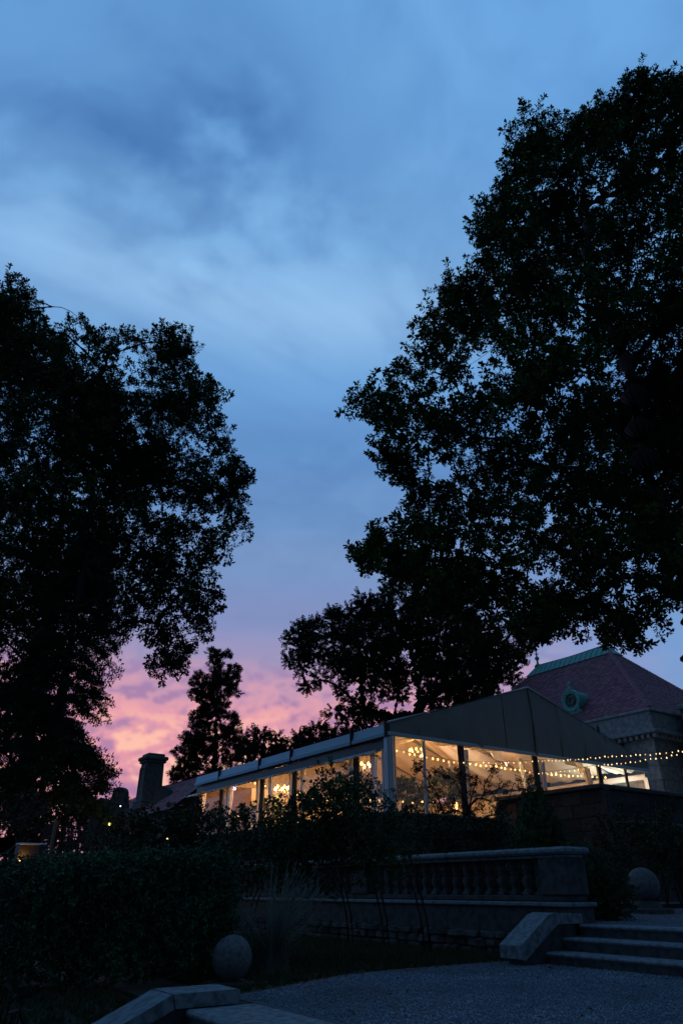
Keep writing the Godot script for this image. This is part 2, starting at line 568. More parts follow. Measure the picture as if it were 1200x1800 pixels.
# lobes: [centre, radius, density]; trunk: points from the ground up
func tree(called: String, label: String, category: String, group: String, sd: int, trunk: Array, r0: float, lobes: Array, sprigs: Array, o := {}) -> Node3D:
	rng.seed = sd
	var root := thing(called, label, category, trunk[0], group)
	var pos := []
	var par := []
	var own := []
	for k in trunk.size() - 1:
		for j in 4:
			pos.append(trunk[k].lerp(trunk[k + 1], j / 4.0) + (rvec() * r0 * 0.25 if k + j > 0 else Vector3.ZERO))
			par.append(pos.size() - 2)
			own.append(0)
	var top := pos.size()
	var flat: float = o.get("flat", 0.85)
	var mid: Vector3 = trunk[trunk.size() / 2]
	var order := range(lobes.size())
	order.sort_custom(func(a, b): return lobes[a][0].distance_squared_to(mid) < lobes[b][0].distance_squared_to(mid))
	var cr: float = o.get("cluster", 0.5)
	var per: float = o.get("per", 14.0)
	var size: float = o.get("size", 1.0)
	var droop: float = o.get("droop", 0.0)
	var base_tint: Color = o.get("tint", Color(0.035, 0.062, 0.022))
	var places := []
	var tints := []
	for s in sprigs:
		places.append([]); tints.append([])
	for li in order:
		var c: Vector3 = lobes[li][0]
		var gappy := rnd(0.6, 1.15)
		var R: float = lobes[li][1]
		var dens: float = lobes[li][2] * pow(R / maxf(R - cr * 0.55, R * 0.6), 2.0)
		R = maxf(R - cr * 0.55 - size * 0.12, R * 0.45)
		dens *= gappy
		var scat := minf(cr, R * 1.2)
		# nearest limb to grow from
		var best := 0
		var bs := 1e9
		for k in pos.size():
			var q: Vector3 = pos[k]
			var sc := q.distance_to(c) + maxf(0.0, q.y - c.y + 0.4 * Vector2(q.x - c.x, q.z - c.z).length()) * 0.9 + (0.0 if k < top else 0.3) + (1.5 if own[k] > 5 else 0.0)
			if k < top and k < top * o.get("bare", 0.35): sc += 4.0
			if sc < bs:
				bs = sc; best = k
		var a: Vector3 = pos[best]
		var seg := clampi(int(a.distance_to(c) / maxf(R * 0.5, 0.3)) + 2, 2, 7)
		var last := best
		var bow := (Vector3.UP * 0.14 + rvec() * 0.14) * a.distance_to(c)
		for k in range(1, seg + 1):
			var t := float(k) / seg
			pos.append(a.lerp(c, t) + bow * sin(t * PI) + (rvec() * R * 0.09 if k < seg else Vector3.ZERO))
			par.append(last); own.append(own[last] + 1 if k == 1 else own[last])
			last = pos.size() - 1
		var lobe_first := pos.size() - mini(seg, 3)
		var m := maxi(3, int(o.get("fill", 2.6) * pow(R / cr, 2.0) * dens))
		for k in m:
			var dir := rvec()
			var rr := R * pow(rng.randf(), 0.42)
			var q := c + Vector3(dir.x * rr, dir.y * rr * flat, dir.z * rr)
			var near := last
			var nd := 1e9
			for j in range(lobe_first, pos.size()):
				var dd: float = pos[j].distance_to(q) + (0.15 * R if j >= lobe_first + 3 else 0.0)
				if dd < nd:
					nd = dd; near = j
			pos.append(pos[near].lerp(q, 0.55) + rvec() * nd * 0.1); par.append(near); own.append(6)
			pos.append(q); par.append(pos.size() - 2); own.append(6)
			var n := int(per * rnd(0.6, 1.3))
			var shade := rnd(0.7, 1.25)
			for j in n:
				var e := rvec()
				var out := (e * 0.9 + dir * 0.6 + Vector3.UP * (0.25 - droop)).normalized()
				var w := rng.randi() % sprigs.size()
				places[w].append(aim(out, rnd(0, TAU), size * rnd(0.7, 1.15), q + Vector3(e.x, e.y * 0.75, e.z) * scat * pow(rng.randf(), 0.5) * 0.8))
				var tn := shade * rnd(0.75, 1.25)
				tints[w].append(Color(base_tint.r * tn * rnd(0.85, 1.2), base_tint.g * tn, base_tint.b * tn * rnd(0.8, 1.2)))
	var cnt := []
	cnt.resize(pos.size())
	cnt.fill(1.0)
	for k in range(pos.size() - 1, 0, -1):
		if par[k] >= 0: cnt[par[k]] += cnt[k]
	var kr: float = r0 / pow(cnt[0], 0.58)
	var tb := MB.new()
	var tp := []
	var tr := []
	for k in top:
		tp.append(pos[k])
		tr.append(maxf(kr * pow(cnt[k], 0.58), r0 * 0.2) * (1.45 if k == 0 else 1.12 if k == 1 else 1.0))
	tb.tube(tp, tr, 12)
	obj("trunk", tb, o.get("bark", M.bark), root)
	var br := MB.new()
	var thin: float = o.get("thin", 0.008)
	for k in range(top, pos.size()):
		var ra := maxf(kr * pow(cnt[k], 0.58), thin)
		var rb := minf(maxf(kr * pow(cnt[par[k]], 0.58), thin), ra * 1.35)
		br.tube([pos[par[k]], pos[k]], [rb, ra], 7 if ra > 0.06 else 5 if ra > 0.025 else 3, false)
	stuff(obj("branches", br, o.get("bark", M.bark), root))
	for w in sprigs.size():
		many("crown", sprigs[w], o.get("leaf", M.leaf), places[w], tints[w], root)
	return root

func lobes_at(list: Array, d0: float, d1: float, sd: int, dens := 1.0) -> Array:
	rng.seed = sd
	var out := []
	for l in list:
		var p := at(l[0], l[1], rnd(d0, d1))
		out.append([p, metres(l[2], p), dens * (l[3] if l.size() > 3 else 1.0)])
	return out

# a shrub: sprigs over lobes, short stems underneath
func shrub(called: String, label: String, category: String, group: String, sd: int, foot: Vector3, lobes: Array, sprigs: Array, o := {}) -> Node3D:
	rng.seed = sd
	var root := thing(called, label, category, foot, group)
	var st := MB.new()
	var places := []
	var tints := []
	for s in sprigs:
		places.append([]); tints.append([])
	var tint: Color = o.get("tint", Color(0.035, 0.06, 0.025))
	var size: float = o.get("size", 1.0)
	var per: float = o.get("per", 60.0)
	for l in lobes:
		var c: Vector3 = l[0]
		var R: Vector3 = l[1] if l[1] is Vector3 else Vector3.ONE * l[1]
		var f := foot + Vector3((c.x - foot.x) * 0.5, 0, (c.z - foot.z) * 0.5)
		for k in int(o.get("stems", 3)):
			var e := c + Vector3(rnd(-0.5, 0.5) * R.x, rnd(-0.2, 0.5) * R.y, rnd(-0.5, 0.5) * R.z)
			st.tube([Vector3(f.x, foot.y - 0.05, f.z), f.lerp(e, 0.5) + rvec() * 0.06, e], [0.022, 0.014, 0.006], 5, false)
		var n := int(per * (R.x * R.y + R.y * R.z + R.x * R.z) / 3.0 * (l[2] if l.size() > 2 else 1.0))
		for k in n:
			var d := rvec()
			var rr := pow(rng.randf(), 0.3) * rnd(0.92, 1.05)
			var p := c + d * R * rr
			if p.y < foot.y: continue
			var g := noise.get_noise_3d(p.x * 1.3, p.y * 1.3, p.z * 1.3)
			if g < -0.32 and rng.randf() < 0.7: continue
			var w := rng.randi() % sprigs.size()
			places[w].append(aim(d + Vector3.UP * o.get("up", 0.5) + rvec() * 0.55, rnd(0, TAU), size * rnd(0.7, 1.2), p))
			var t := rnd(0.65, 1.3) * (1.0 + g * 0.7)
			tints[w].append(Color(tint.r * t * rnd(0.8, 1.25), tint.g * t, tint.b * t * rnd(0.8, 1.2)))
	if st.v.size() > 0: stuff(obj("stems", st, M.bark, root))
	for w in sprigs.size():
		if places[w]: many("foliage", sprigs[w], o.get("leaf", M.leaf_gloss), places[w], tints[w], root)
	return root

func conifer(called: String, label: String, sd: int, foot: Vector3, h: float, y0: float, reach: float, sprigs: Array) -> Node3D:
	rng.seed = sd
	var root := thing(called, label, "tree", foot)
	var tb := MB.new()
	tb.tube([foot, foot + Vector3(0.1, h * 0.4, 0), foot + Vector3(0, h * 0.75, 0.1), foot + Vector3(0, h, 0)], [0.32, 0.24, 0.12, 0.02], 10)
	obj("trunk", tb, M.bark, root)
	var br := MB.new()
	var places := []
	var tints := []
	for s in sprigs:
		places.append([]); tints.append([])
	var y := y0
	while y < h * 0.98:
		var t := (y - y0) / (h - y0)
		for k in 6:
			var az := rnd(0, TAU)
			var l := reach * (1.0 - t * 0.85) * rnd(0.65, 1.1)
			var o := Vector3(cos(az), 0, sin(az))
			var pts := []
			var rr := []
			for j in 6:
				var u := j / 5.0
				pts.append(foot + Vector3(0, y + l * (0.12 * sin(u * PI) - 0.5 * u * u + 0.2 * maxf(u - 0.75, 0.0)), 0) + o * l * u)
				rr.append(lerpf(0.045, 0.008, u))
			br.tube(pts, rr, 4, false)
			var n := int(l * 22.0)
			for j in n:
				var u := rnd(0.2, 1.0)
				var q: Vector3 = pts[0].lerp(pts[5], u)
				q.y = foot.y + y + l * (0.12 * sin(u * PI) - 0.5 * u * u + 0.2 * maxf(u - 0.75, 0.0))
				var sd2 := o.cross(Vector3.UP) * (1.0 if j % 2 else -1.0)
				var d := o * rnd(0.5, 1.0) + sd2 * rnd(0.1, 0.9) + Vector3.DOWN * rnd(0.1, 0.55)
				var w := rng.randi() % sprigs.size()
				places[w].append(aim(d, rnd(0, TAU), rnd(0.7, 1.25), q))
				var tn := rnd(0.7, 1.2)
				tints[w].append(Color(0.024 * tn, 0.045 * tn, 0.022 * tn))
		y += rnd(0.34, 0.55)
	stuff(obj("branches", br, M.bark, root))
	for w in sprigs.size():
		many("crown", sprigs[w], M.leaf, places[w], tints[w], root)
	return root

# ---------------------------------------------------------------- the place
const LAND := 0.77      # lower gravel landing
const TERR := 1.2       # upper terrace
const DECK := 4.1       # tent floor
const TX0 := 17.13
const TX1 := 33.8
const TZ0 := -21.6
const TZ1 := -39.3
const EAVE := 7.31
const RIDGE := 9.9
const RX := 25.47
const LEFT_POSTS := [-21.6, -23.74, -28.56, -31.6, -36.1, -39.3]
const FRONT_POSTS := [17.13, 18.91, 20.95, 25.47, 30.0, 32.1, 33.8]

func _ready() -> void:
	var cam := Camera3D.new()
	cam.name = "camera"
	cam.position = EYE
	cam.rotation = Vector3(atan(PITCH_T), -deg_to_rad(YAW), 0)
	cam.fov = rad_to_deg(2.0 * atan(900.0 / 1200.0))
	cam.near = 0.05
	cam.far = 6000.0
	add_child(cam)
	cam.current = true
	var env := Environment.new()
	env.background_mode = Environment.BG_SKY
	var sky := Sky.new()
	var pano := PanoramaSkyMaterial.new()
	pano.panorama = ImageTexture.create_from_image(make_sky())
	sky.sky_material = pano
	env.sky = sky
	env.background_energy_multiplier = 1.0
	env.ambient_light_source = Environment.AMBIENT_SOURCE_SKY
	env.tonemap_mode = Environment.TONE_MAPPER_LINEAR
	env.tonemap_exposure = 1.0
	env.sdfgi_enabled = true
	env.ssao_enabled = true
	env.ssil_enabled = true
	var we := WorldEnvironment.new()
	we.name = "world_environment"
	we.environment = env
	add_child(we)
	var sun := DirectionalLight3D.new()
	sun.name = "last_sunlight"
	sun.light_energy = 0.02
	sun.light_color = Color(1.0, 0.62, 0.55)
	sun.light_angular_distance = 10.0
	sun.shadow_enabled = true
	sun.sky_mode = DirectionalLight3D.SKY_MODE_LIGHT_ONLY
	sun.rotation = Vector3(deg_to_rad(-4.0), deg_to_rad(180.0 - (YAW - 11.0)), 0)
	add_child(sun)
	make_materials()
	ground()
	terrace_walls()
	mansion()
	lodge()
	tent()
	stairs()
	balustrade()
	garden_things()
	tent_lights()
	trees()
	planting()

func lamp(at_: Vector3, r: float, g: float, b: float, e: float, size: float, called := "lamp_light") -> void:
	var l := OmniLight3D.new()
	l.name = numbered(called, self)
	l.position = at_
	l.light_color = Color(r, g, b).linear_to_srgb()
	l.light_energy = e
	l.light_size = size
	l.omni_range = 60.0
	l.omni_attenuation = 2.0
	l.shadow_enabled = true
	add_child(l, true)

func ground() -> void:
	var b := MB.new()
	b.quad(Vector3(-3000, -0.03, 3000), Vector3(3000, -0.03, 3000), Vector3(3000, -0.03, -3000), Vector3(-3000, -0.03, -3000))
	struct("ground", b, M.land)
	b = MB.new()
	var hgt := func(x: float, z: float) -> float:
		return LAND * smoothstep(-3.6, -7.6, z) + 0.02 * sin(x * 2.1 + z) * smoothstep(-3.6, -5.0, z)
	b.grid(func(u, v):
		var x := lerpf(-60.0, 2.74, 1.0 - (1.0 - u) * (1.0 - u))
		var z := lerpf(-60.0, 6.0, v)
		return Vector3(x, hgt.call(x, z), z), 60, 120, true)
	struct("lower_lawn", b, M.lawn)
	b = MB.new()
	b.box(Vector3(2.9, -0.02, -60), Vector3(9.2, LAND, 8))
	b.box(Vector3(2.74, -0.02, -60), Vector3(2.9, LAND, -7.0))
	struct("lawn", b, M.lawn)
	b = MB.new()
	var poly := PackedVector2Array([Vector2(3.36, 7), Vector2(8.3, 7)])
	for p in [[8.3, -7.6], [7.6, -7.66], [6.6, -7.66], [5.9, -7.6], [5.2, -7.48], [4.4, -7.1], [3.8, -6.8], [3.36, -6.62]]:
		poly.append(Vector2(p[0], p[1]))
	var down := Transform3D(Basis(Vector3(1, 0, 0), Vector3(0, 0, 1), Vector3(0, -1, 0)), Vector3(0, LAND + 0.006, 0))
	b.prism(poly, down, 0.004)
	struct("gravel_landing", b, M.gravel)
	b = MB.new()
	b.box(Vector3(9.0, 0, -60), Vector3(120, TERR, 30))
	struct("upper_terrace", b, M.gravel)
	b = MB.new()
	b.box(Vector3(17.0, 1.0, -140), Vector3(140, DECK - 0.05, -21.5))
	b.box(Vector3(22.6, 1.0, -21.5), Vector3(140, DECK - 0.05, -16.5))
	struct("tent_terrace", b, M.dark_stone)
	b = MB.new()
	b.box(Vector3(-60, 0.5, -140), Vector3(17.0, 1.4, -60))
	struct("far_ground", b, M.land)
	b = MB.new()   # a bed of earth beside the upper path
	b.box(Vector3(14.5, 1.15, -40), Vector3(22.2, 1.3, -11.2))
	struct("planting_bed", b, M.soil)
	# loose gravel
	rng.seed = 3
	var st := MB.new()
	st.soft_box(Vector3(-0.5, -0.35, -0.4), Vector3(0.5, 0.35, 0.4), 0.2)
	var places := []
	var tints := []
	for k in 42000:
		var p := Vector3(rnd(3.4, 8.0), LAND + 0.012, rnd(-7.5, -1.5))
		if k % 5 == 0: p = Vector3(rnd(9.2, 13.5), TERR + 0.003, rnd(-9.5, -3.0))
		elif p.z < -7.4 + maxf(0.0, (5.4 - p.x) * 0.42): continue
		places.append(Transform3D(Basis.from_euler(Vector3(rnd(0, 6), rnd(0, 6), rnd(0, 6))).scaled(Vector3.ONE * rnd(0.006, 0.015)), p))
		var w := rnd(0.13, 0.38)
		w *= 1.0 + 0.5 * noise.get_noise_3d(p.x * 0.5, 0.0, p.z * 0.5) + 0.3 * noise.get_noise_3d(p.x * 2.0, 5.0, p.z * 2.0)
		tints.append(Color(w * 0.85, w * 1.03, w * 1.2))
	many("loose_gravel", st.mesh(), leafy(1, 1, 1, 0.9, 0.0), places, tints, self)
	rng.seed = 9
	places = []
	tints = []
	for k in 260:
		var p := Vector3(rnd(3.5, 8.0), LAND + 0.018, rnd(-7.6, -2.0))
		if k % 3 == 0: p.x = rnd(7.5, 8.0)
		if k % 3 == 1: p.z = -7.62 + maxf(0.0, (5.5 - p.x) * 0.42) + rnd(-0.1, 0.25)
		places.append(Transform3D(Basis.from_euler(Vector3(rnd(1.2, 1.9), rnd(0, 6), rnd(-0.3, 0.3))).scaled(Vector3.ONE * rnd(0.5, 1.0)), p))
		var w := rnd(0.5, 1.2)
		tints.append(Color(0.09 * w, 0.06 * w, 0.03 * w))
	var lf := MB.new()
	leaf(lf, Vector3.ZERO, Vector3.UP, Vector3.RIGHT, 0.09, 0.022)
	many("fallen_leaves", lf.mesh(), M.leaf, places, tints, self)
	# grass
	st = MB.new()
	for k in 7:
		var a := rnd(0, TAU)
		var o := Vector3(cos(a), 0, sin(a))
		var s := o.cross(Vector3.UP) * 0.0035
		var q := o * rnd(0.0, 0.025)
		var h := rnd(0.03, 0.065)
		st.tri(q - s, q + s, q + o * h * rnd(0.2, 0.7) + Vector3.UP * h)
	places = []
	tints = []
	for k in 30000:
		var p := Vector3(rnd(3.4, 8.9), LAND, rnd(-15.0, -6.7))
		if p.z > -7.6 + maxf(0.0, (5.5 - p.x) * 0.42): continue
		if k % 3 == 0:
			p.x = rnd(-1.5, 2.7); p.z = rnd(-8.0, -4.0); p.y = hgt.call(p.x, p.z)
		places.append(Transform3D(Basis(Vector3.UP, rnd(0, TAU)).scaled(Vector3.ONE * rnd(0.7, 1.3)), p))
		var w := rnd(0.6, 1.3)
		tints.append(Color(0.055 * w, 0.06 * w * rnd(0.9, 1.2), 0.026 * w))
	var grass := many("grass", st.mesh(), M.grass, places, tints, self)
	grass.set_meta("label", "short mown grass of the dim lawn between path and balustrade")

func blocks(parent: Node3D, called: String, mats: Array, o: Vector3, along: Vector3, face: Vector3, length: float, height: float, course: float, size: float, t: float) -> void:
	# a face of coursed blocks, each a part
	var mb := MB.new()
	mb.soft_box(Vector3(-0.5, -0.5, -0.5), Vector3(0.5, 0.5, 0.5), 0.03)
	var me := mb.mesh()
	var rows := maxi(1, roundi(height / course))
	var rh := height / rows
	for r in rows:
		var x := 0.0
		var first := true
		while x < length - 0.01:
			var w := minf(size * rnd(0.75, 1.3) * (0.5 if first and r % 2 else 1.0), length - x)
			if length - x - w < size * 0.35: w = length - x
			first = false
			var c := o + along * (x + w / 2) + Vector3.UP * (rh * (r + 0.5)) - face * (t / 2 - rnd(0.0, 0.02))
			var bs := Basis(along * (w - 0.014), Vector3.UP * (rh - 0.014), face * t)
			put(called, me, mats[rng.randi() % mats.size()], parent, Transform3D(bs, c - parent.position))
			x += w

func terrace_walls() -> void:
	rng.seed = 21
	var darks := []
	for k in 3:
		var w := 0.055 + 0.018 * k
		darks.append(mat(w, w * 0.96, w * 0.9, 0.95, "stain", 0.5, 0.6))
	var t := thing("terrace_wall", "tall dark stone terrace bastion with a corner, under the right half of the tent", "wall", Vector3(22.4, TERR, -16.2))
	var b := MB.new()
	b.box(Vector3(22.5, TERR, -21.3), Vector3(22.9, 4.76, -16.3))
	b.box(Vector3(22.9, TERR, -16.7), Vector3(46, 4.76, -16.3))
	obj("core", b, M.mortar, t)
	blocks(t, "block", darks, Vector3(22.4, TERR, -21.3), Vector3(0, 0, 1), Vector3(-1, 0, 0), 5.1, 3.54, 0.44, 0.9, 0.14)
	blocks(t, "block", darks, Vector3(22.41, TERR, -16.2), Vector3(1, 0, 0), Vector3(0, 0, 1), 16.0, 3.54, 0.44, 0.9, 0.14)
	b = MB.new()
	b.soft_box(Vector3(22.28, 4.762, -21.3), Vector3(23.0, 4.92, -16.08), 0.03)
	b.soft_box(Vector3(23.003, 4.762, -16.8), Vector3(46, 4.92, -16.08), 0.03)
	obj("coping", b, M.dark_stone, t)
	b = MB.new()
	b.soft_box(Vector3(22.36, TERR, -16.24), Vector3(22.62, 4.755, -15.98), 0.03)
	obj("corner_strip", b, M.stone, t)
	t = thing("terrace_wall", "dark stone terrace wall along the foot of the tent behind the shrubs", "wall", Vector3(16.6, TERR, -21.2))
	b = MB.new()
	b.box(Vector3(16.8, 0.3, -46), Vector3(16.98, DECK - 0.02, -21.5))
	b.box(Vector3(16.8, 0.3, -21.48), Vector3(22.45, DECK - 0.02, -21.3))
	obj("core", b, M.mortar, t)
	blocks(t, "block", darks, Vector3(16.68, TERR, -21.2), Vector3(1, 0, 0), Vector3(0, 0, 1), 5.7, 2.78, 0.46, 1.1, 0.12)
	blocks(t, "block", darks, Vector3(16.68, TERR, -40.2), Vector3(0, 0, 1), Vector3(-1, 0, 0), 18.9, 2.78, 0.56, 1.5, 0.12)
	b = MB.new()
	b.soft_box(Vector3(16.56, 3.985, -46), Vector3(17.0, 4.09, -21.08), 0.02)
	b.soft_box(Vector3(17.003, 3.985, -21.5), Vector3(22.3, 4.09, -21.08), 0.02)
	obj("coping", b, M.dark_stone, t)
	# low wall with a ledge in front of the bastion
	t = thing("low_wall", "low stone wall with a pale ledge in front of the bastion at right", "wall", Vector3(20.0, TERR, -13.6))
	b = MB.new()
	b.box(Vector3(20.0, TERR, -14.0), Vector3(40, 3.3, -13.65))
	obj("core", b, M.mortar, t)
	blocks(t, "block", darks, Vector3(20.0, TERR, -13.55), Vector3(1, 0, 0), Vector3(0, 0, 1), 12.0, 2.1, 0.42, 0.9, 0.12)
	b = MB.new()
	b.soft_box(Vector3(19.9, 3.302, -14.1), Vector3(40, 3.42, -13.42), 0.03)
	obj("coping", b, M.stone, t)

func tile_slope(out: Array, A: Vector3, B: Vector3, C: Vector3, D: Vector3, row: float, width: float) -> void:
	# rows of tiles from the eave A-B up to the ridge D-C
	var nrm := (B - A).cross(D - A).normalized()
	var n := int((D - A).length() / row)
	for r in n:
		var l := A.lerp(D, float(r) / n)
		var h := B.lerp(C, float(r) / n)
		var upv := (D - A).normalized() * (row * 1.25)
		var ln := h.distance_to(l)
		var dir := (h - l).normalized()
		var x := -rnd(0.0, width)
		while x < ln:
			var w := width * rnd(0.85, 1.1)
			var x0 := maxf(x, 0.0)
			var x1 := minf(x + w - 0.012, ln)
			x += w
			if x1 - x0 < 0.02: continue
			var b: MB = out[rng.randi() % out.size()]
			var lift := nrm * rnd(0.025, 0.045)
			var p := l + dir * x0 + lift
			var q := l + dir * x1 + lift
			b.quad(p, q, q + upv - lift, p + upv - lift)
			b.quad(p - lift, q - lift, q, p)

func mansion() -> void:
	rng.seed = 31
	var X := 41.06
	var Z := -25.1
	var Z1 := -44.9
	var t := thing("mansion", "pale stone mansion with steep reddish tile roof and green copper ridge behind the tent", "building", Vector3(X, DECK, Z))
	var b := MB.new()
	b.box(Vector3(X + 0.4, DECK - 0.2, Z1), Vector3(53.8, 10.3, Z - 0.4))
	b.box(Vector3(X + 0.1, 10.3, Z1), Vector3(53.8, 11.6, Z - 0.1))
	obj("wall", b, M.mortar, t)
	blocks(t, "block", M.ashlar, Vector3(X + 0.32, DECK, -34.0), Vector3(0, 0, 1), Vector3(-1, 0, 0), 8.58, 5.95, 0.85, 1.7, 0.3)
	blocks(t, "block", M.ashlar, Vector3(X + 0.62, DECK, Z - 0.32), Vector3(1, 0, 0), Vector3(0, 0, 1), 6.0, 5.95, 0.85, 1.7, 0.3)
	# frieze with pierced slots
	b = MB.new()
	b.soft_box(Vector3(X, 10.42, -29.0), Vector3(X + 0.3, 11.55, Z), 0.03)
	for k in 14:
		var z := -29.0 - 0.42 * k
		b.box(Vector3(X, 10.72, z - 0.42), Vector3(X + 0.3, 11.25, z - 0.2))
	b.box(Vector3(X, 10.42, -34.9), Vector3(X + 0.3, 10.717, -29.003))
	b.box(Vector3(X, 11.253, -34.9), Vector3(X + 0.3, 11.55, -29.003))
	b.soft_box(Vector3(X, 10.42, Z1), Vector3(X + 0.3, 11.55, -34.903), 0.03)
	b.soft_box(Vector3(X + 0.303, 10.42, Z - 0.3), Vector3(53.8, 11.55, Z), 0.03)
	obj("frieze", b, M.ashlar[1], t)
	b = MB.new()
	b.soft_box(Vector3(X - 0.22, 10.2, Z1), Vector3(X + 0.5, 10.417, Z + 0.22), 0.04)
	b.soft_box(Vector3(X + 0.503, 10.2, Z - 0.5), Vector3(53.8, 10.417, Z + 0.22), 0.04)
	b.soft_box(Vector3(X - 0.12, 11.553, Z1), Vector3(X + 0.5, 11.74, Z + 0.12), 0.04)
	b.soft_box(Vector3(X + 0.503, 11.553, Z - 0.5), Vector3(53.8, 11.74, Z + 0.12), 0.04)
	obj("cornice", b, M.ashlar[2], t)
	var dm := MB.new()
	dm.soft_box(Vector3(-0.1, -0.13, -0.13), Vector3(0.12, 0.13, 0.13), 0.02)
	var dme := dm.mesh()
	for k in 22:
		put("dentil", dme, M.ashlar[2], t, Transform3D(Basis(), Vector3(X + 0.02, 10.06, Z + 0.02 - 0.42 * k) - t.position))
	for k in 12:
		put("dentil", dme, M.ashlar[2], t, Transform3D(Basis(Vector3.UP, PI / 2), Vector3(X + 0.3 + 0.42 * k, 10.06, Z - 0.02) - t.position))
	b = MB.new()   # rain head and downpipe
	b.hexa([Vector3(X + 0.1, 9.2, -27.75), Vector3(X + 0.31, 9.2, -27.75), Vector3(X + 0.31, 9.2, -28.05), Vector3(X + 0.1, 9.2, -28.05), Vector3(X - 0.15, 9.9, -27.55), Vector3(X + 0.31, 9.9, -27.55), Vector3(X + 0.31, 9.9, -28.25), Vector3(X - 0.15, 9.9, -28.25)])
	b.tube([Vector3(X + 0.18, 9.25, -27.9), Vector3(X + 0.18, DECK, -27.9)], [0.08, 0.08], 8)
	obj("rain_pipe", b, M.iron, t)
	# roof
	var e := 0.05
	var yr := 18.5
	var A := Vector3(X - e, 11.75, Z + e)
	var Bn := Vector3(X - e, 11.75, Z1)
	var C := Vector3(47.43, yr, -31.5)
	var D := Vector3(47.43, yr, -38.5)
	var E := Vector3(53.8, 11.75, Z + e)
	var F := Vector3(53.8, 11.75, Z1)
	b = MB.new()
	b.quad(Bn, A, C, D); b.tri(A, E, C); b.quad(E, F, D, C); b.tri(F, Bn, D)
	b.quad(A, Bn, F, E)
	var roof := obj("roof", b, M.tile_dark, t)
	var tl := [MB.new(), MB.new(), MB.new()]
	tile_slope(tl, Bn, A, C, D, 0.21, 0.27)
	for k in 3: stuff(obj("tiles", tl[k], M.tile[k], roof))
	tl = [MB.new(), MB.new(), MB.new()]
	tile_slope(tl, A, E, C, C, 0.21, 0.27)
	for k in 3: stuff(obj("tiles", tl[k], M.tile[k], roof))
	var hp := MB.new()   # hip tiles
	for k in 46:
		var u := k / 46.0
		var p := A.lerp(C, u)
		var d := (C - A).normalized()
		var s := d.cross(Vector3.UP).normalized()
		hp.hexa([p - s * 0.16, p + s * 0.16, p + s * 0.16 + d * 0.26, p - s * 0.16 + d * 0.26, p - s * 0.1 + Vector3.UP * 0.15, p + s * 0.1 + Vector3.UP * 0.15, p + s * 0.1 + d * 0.26 + Vector3.UP * 0.1, p - s * 0.1 + d * 0.26 + Vector3.UP * 0.1])
	stuff(obj("hip_tiles", hp, M.tile[2], roof))
	# copper ridge
	b = MB.new()
	var q := 0.8
	var o := 0.07
	var zr0 := C.z + q * 0.95
	var zr1 := D.z - q * 0.95
	var yb := yr - q
	var a0 := Vector3(C.x - q * 0.94 - o, yb + o, zr0 + o)
	var a1 := Vector3(C.x + q * 0.94 + o, yb + o, zr0 + o)
	var a2 := Vector3(C.x + q * 0.94 + o, yb + o, zr1 - o)
	var a3 := Vector3(C.x - q * 0.94 - o, yb + o, zr1 - o)
	var c0 := Vector3(C.x - 0.16, yr + 0.12, C.z + 0.1)
	var c1 := Vector3(C.x + 0.16, yr + 0.12, C.z + 0.1)
	var c2 := Vector3(C.x + 0.16, yr + 0.12, D.z - 0.1)
	var c3 := Vector3(C.x - 0.16, yr + 0.12, D.z - 0.1)
	b.hexa([a0, a1, a2, a3, c0, c1, c2, c3])
	b.tube([Vector3(C.x, yr + 0.17, C.z + 0.3), Vector3(C.x, yr + 0.17, D.z - 0.3)], [0.13, 0.13], 10)
	var cr := obj("copper_ridge", b, M.copper, t)
	for k in 14:
		var rb := MB.new()
		var z := C.z - 0.1 - k * 0.52
		rb.tube([Vector3(a0.x - 0.01, yb + o, z), Vector3(c0.x, yr + 0.12, z)], [0.035, 0.035], 6)
		obj("seam", rb, M.copper, cr)
	b = MB.new()
	b.lathe([Vector2(0.22, 0), Vector2(0.24, 0.1), Vector2(0.1, 0.25), Vector2(0.08, 0.5), Vector2(0.2, 0.65), Vector2(0.2, 0.75), Vector2(0.07, 0.9), Vector2(0.05, 1.3), Vector2(0.1, 1.42), Vector2(0.02, 1.75), Vector2(0, 1.8)], 10, Transform3D(Basis(), Vector3(D.x, yr + 0.15, D.z)))
	for k in 4:
		var w := k * PI / 2
		b.tube([Vector3(D.x, yr + 1.2, D.z), Vector3(D.x + 0.28 * cos(w), yr + 1.28, D.z + 0.28 * sin(w))], [0.04, 0.02], 5)
	obj("finial", b, M.copper, t)
	# round dormer
	var dc := Vector3(41.75, 13.5, -31.4)
	var ax := Basis(Vector3(0, 0, 1), Vector3(-1, 0, 0), Vector3(0, -1, 0))
	b = MB.new()
	b.lathe([Vector2(0.5, -0.15), Vector2(0.5, 0.0), Vector2(0.56, 0.06), Vector2(0.62, 0.02), Vector2(0.66, 0.08), Vector2(0.74, 0.1), Vector2(0.8, 0.02), Vector2(0.8, -0.2), Vector2(0.72, -0.3), Vector2(0.72, -1.9)], 28, Transform3D(ax, dc))
	b.soft_box(dc + Vector3(0.0, -0.98, -0.72), dc + Vector3(1.4, -0.7, 0.72), 0.05)
	b.soft_box(dc + Vector3(-0.08, -0.9, -0.62), dc + Vector3(0.1, -0.45, -0.45), 0.04)
	b.soft_box(dc + Vector3(-0.08, -0.9, 0.45), dc + Vector3(0.1, -0.45, 0.62), 0.04)
	b.lathe([Vector2(0.2, 0), Vector2(0.22, 0.1), Vector2(0.1, 0.2), Vector2(0.08, 0.3), Vector2(0.17, 0.42), Vector2(0.13, 0.52), Vector2(0.04, 0.6), Vector2(0, 0.72)], 10, Transform3D(Basis(), dc + Vector3(0.1, 0.78, 0)))
	var dorm := obj("round_dormer", b, M.copper, t)
	b = MB.new()
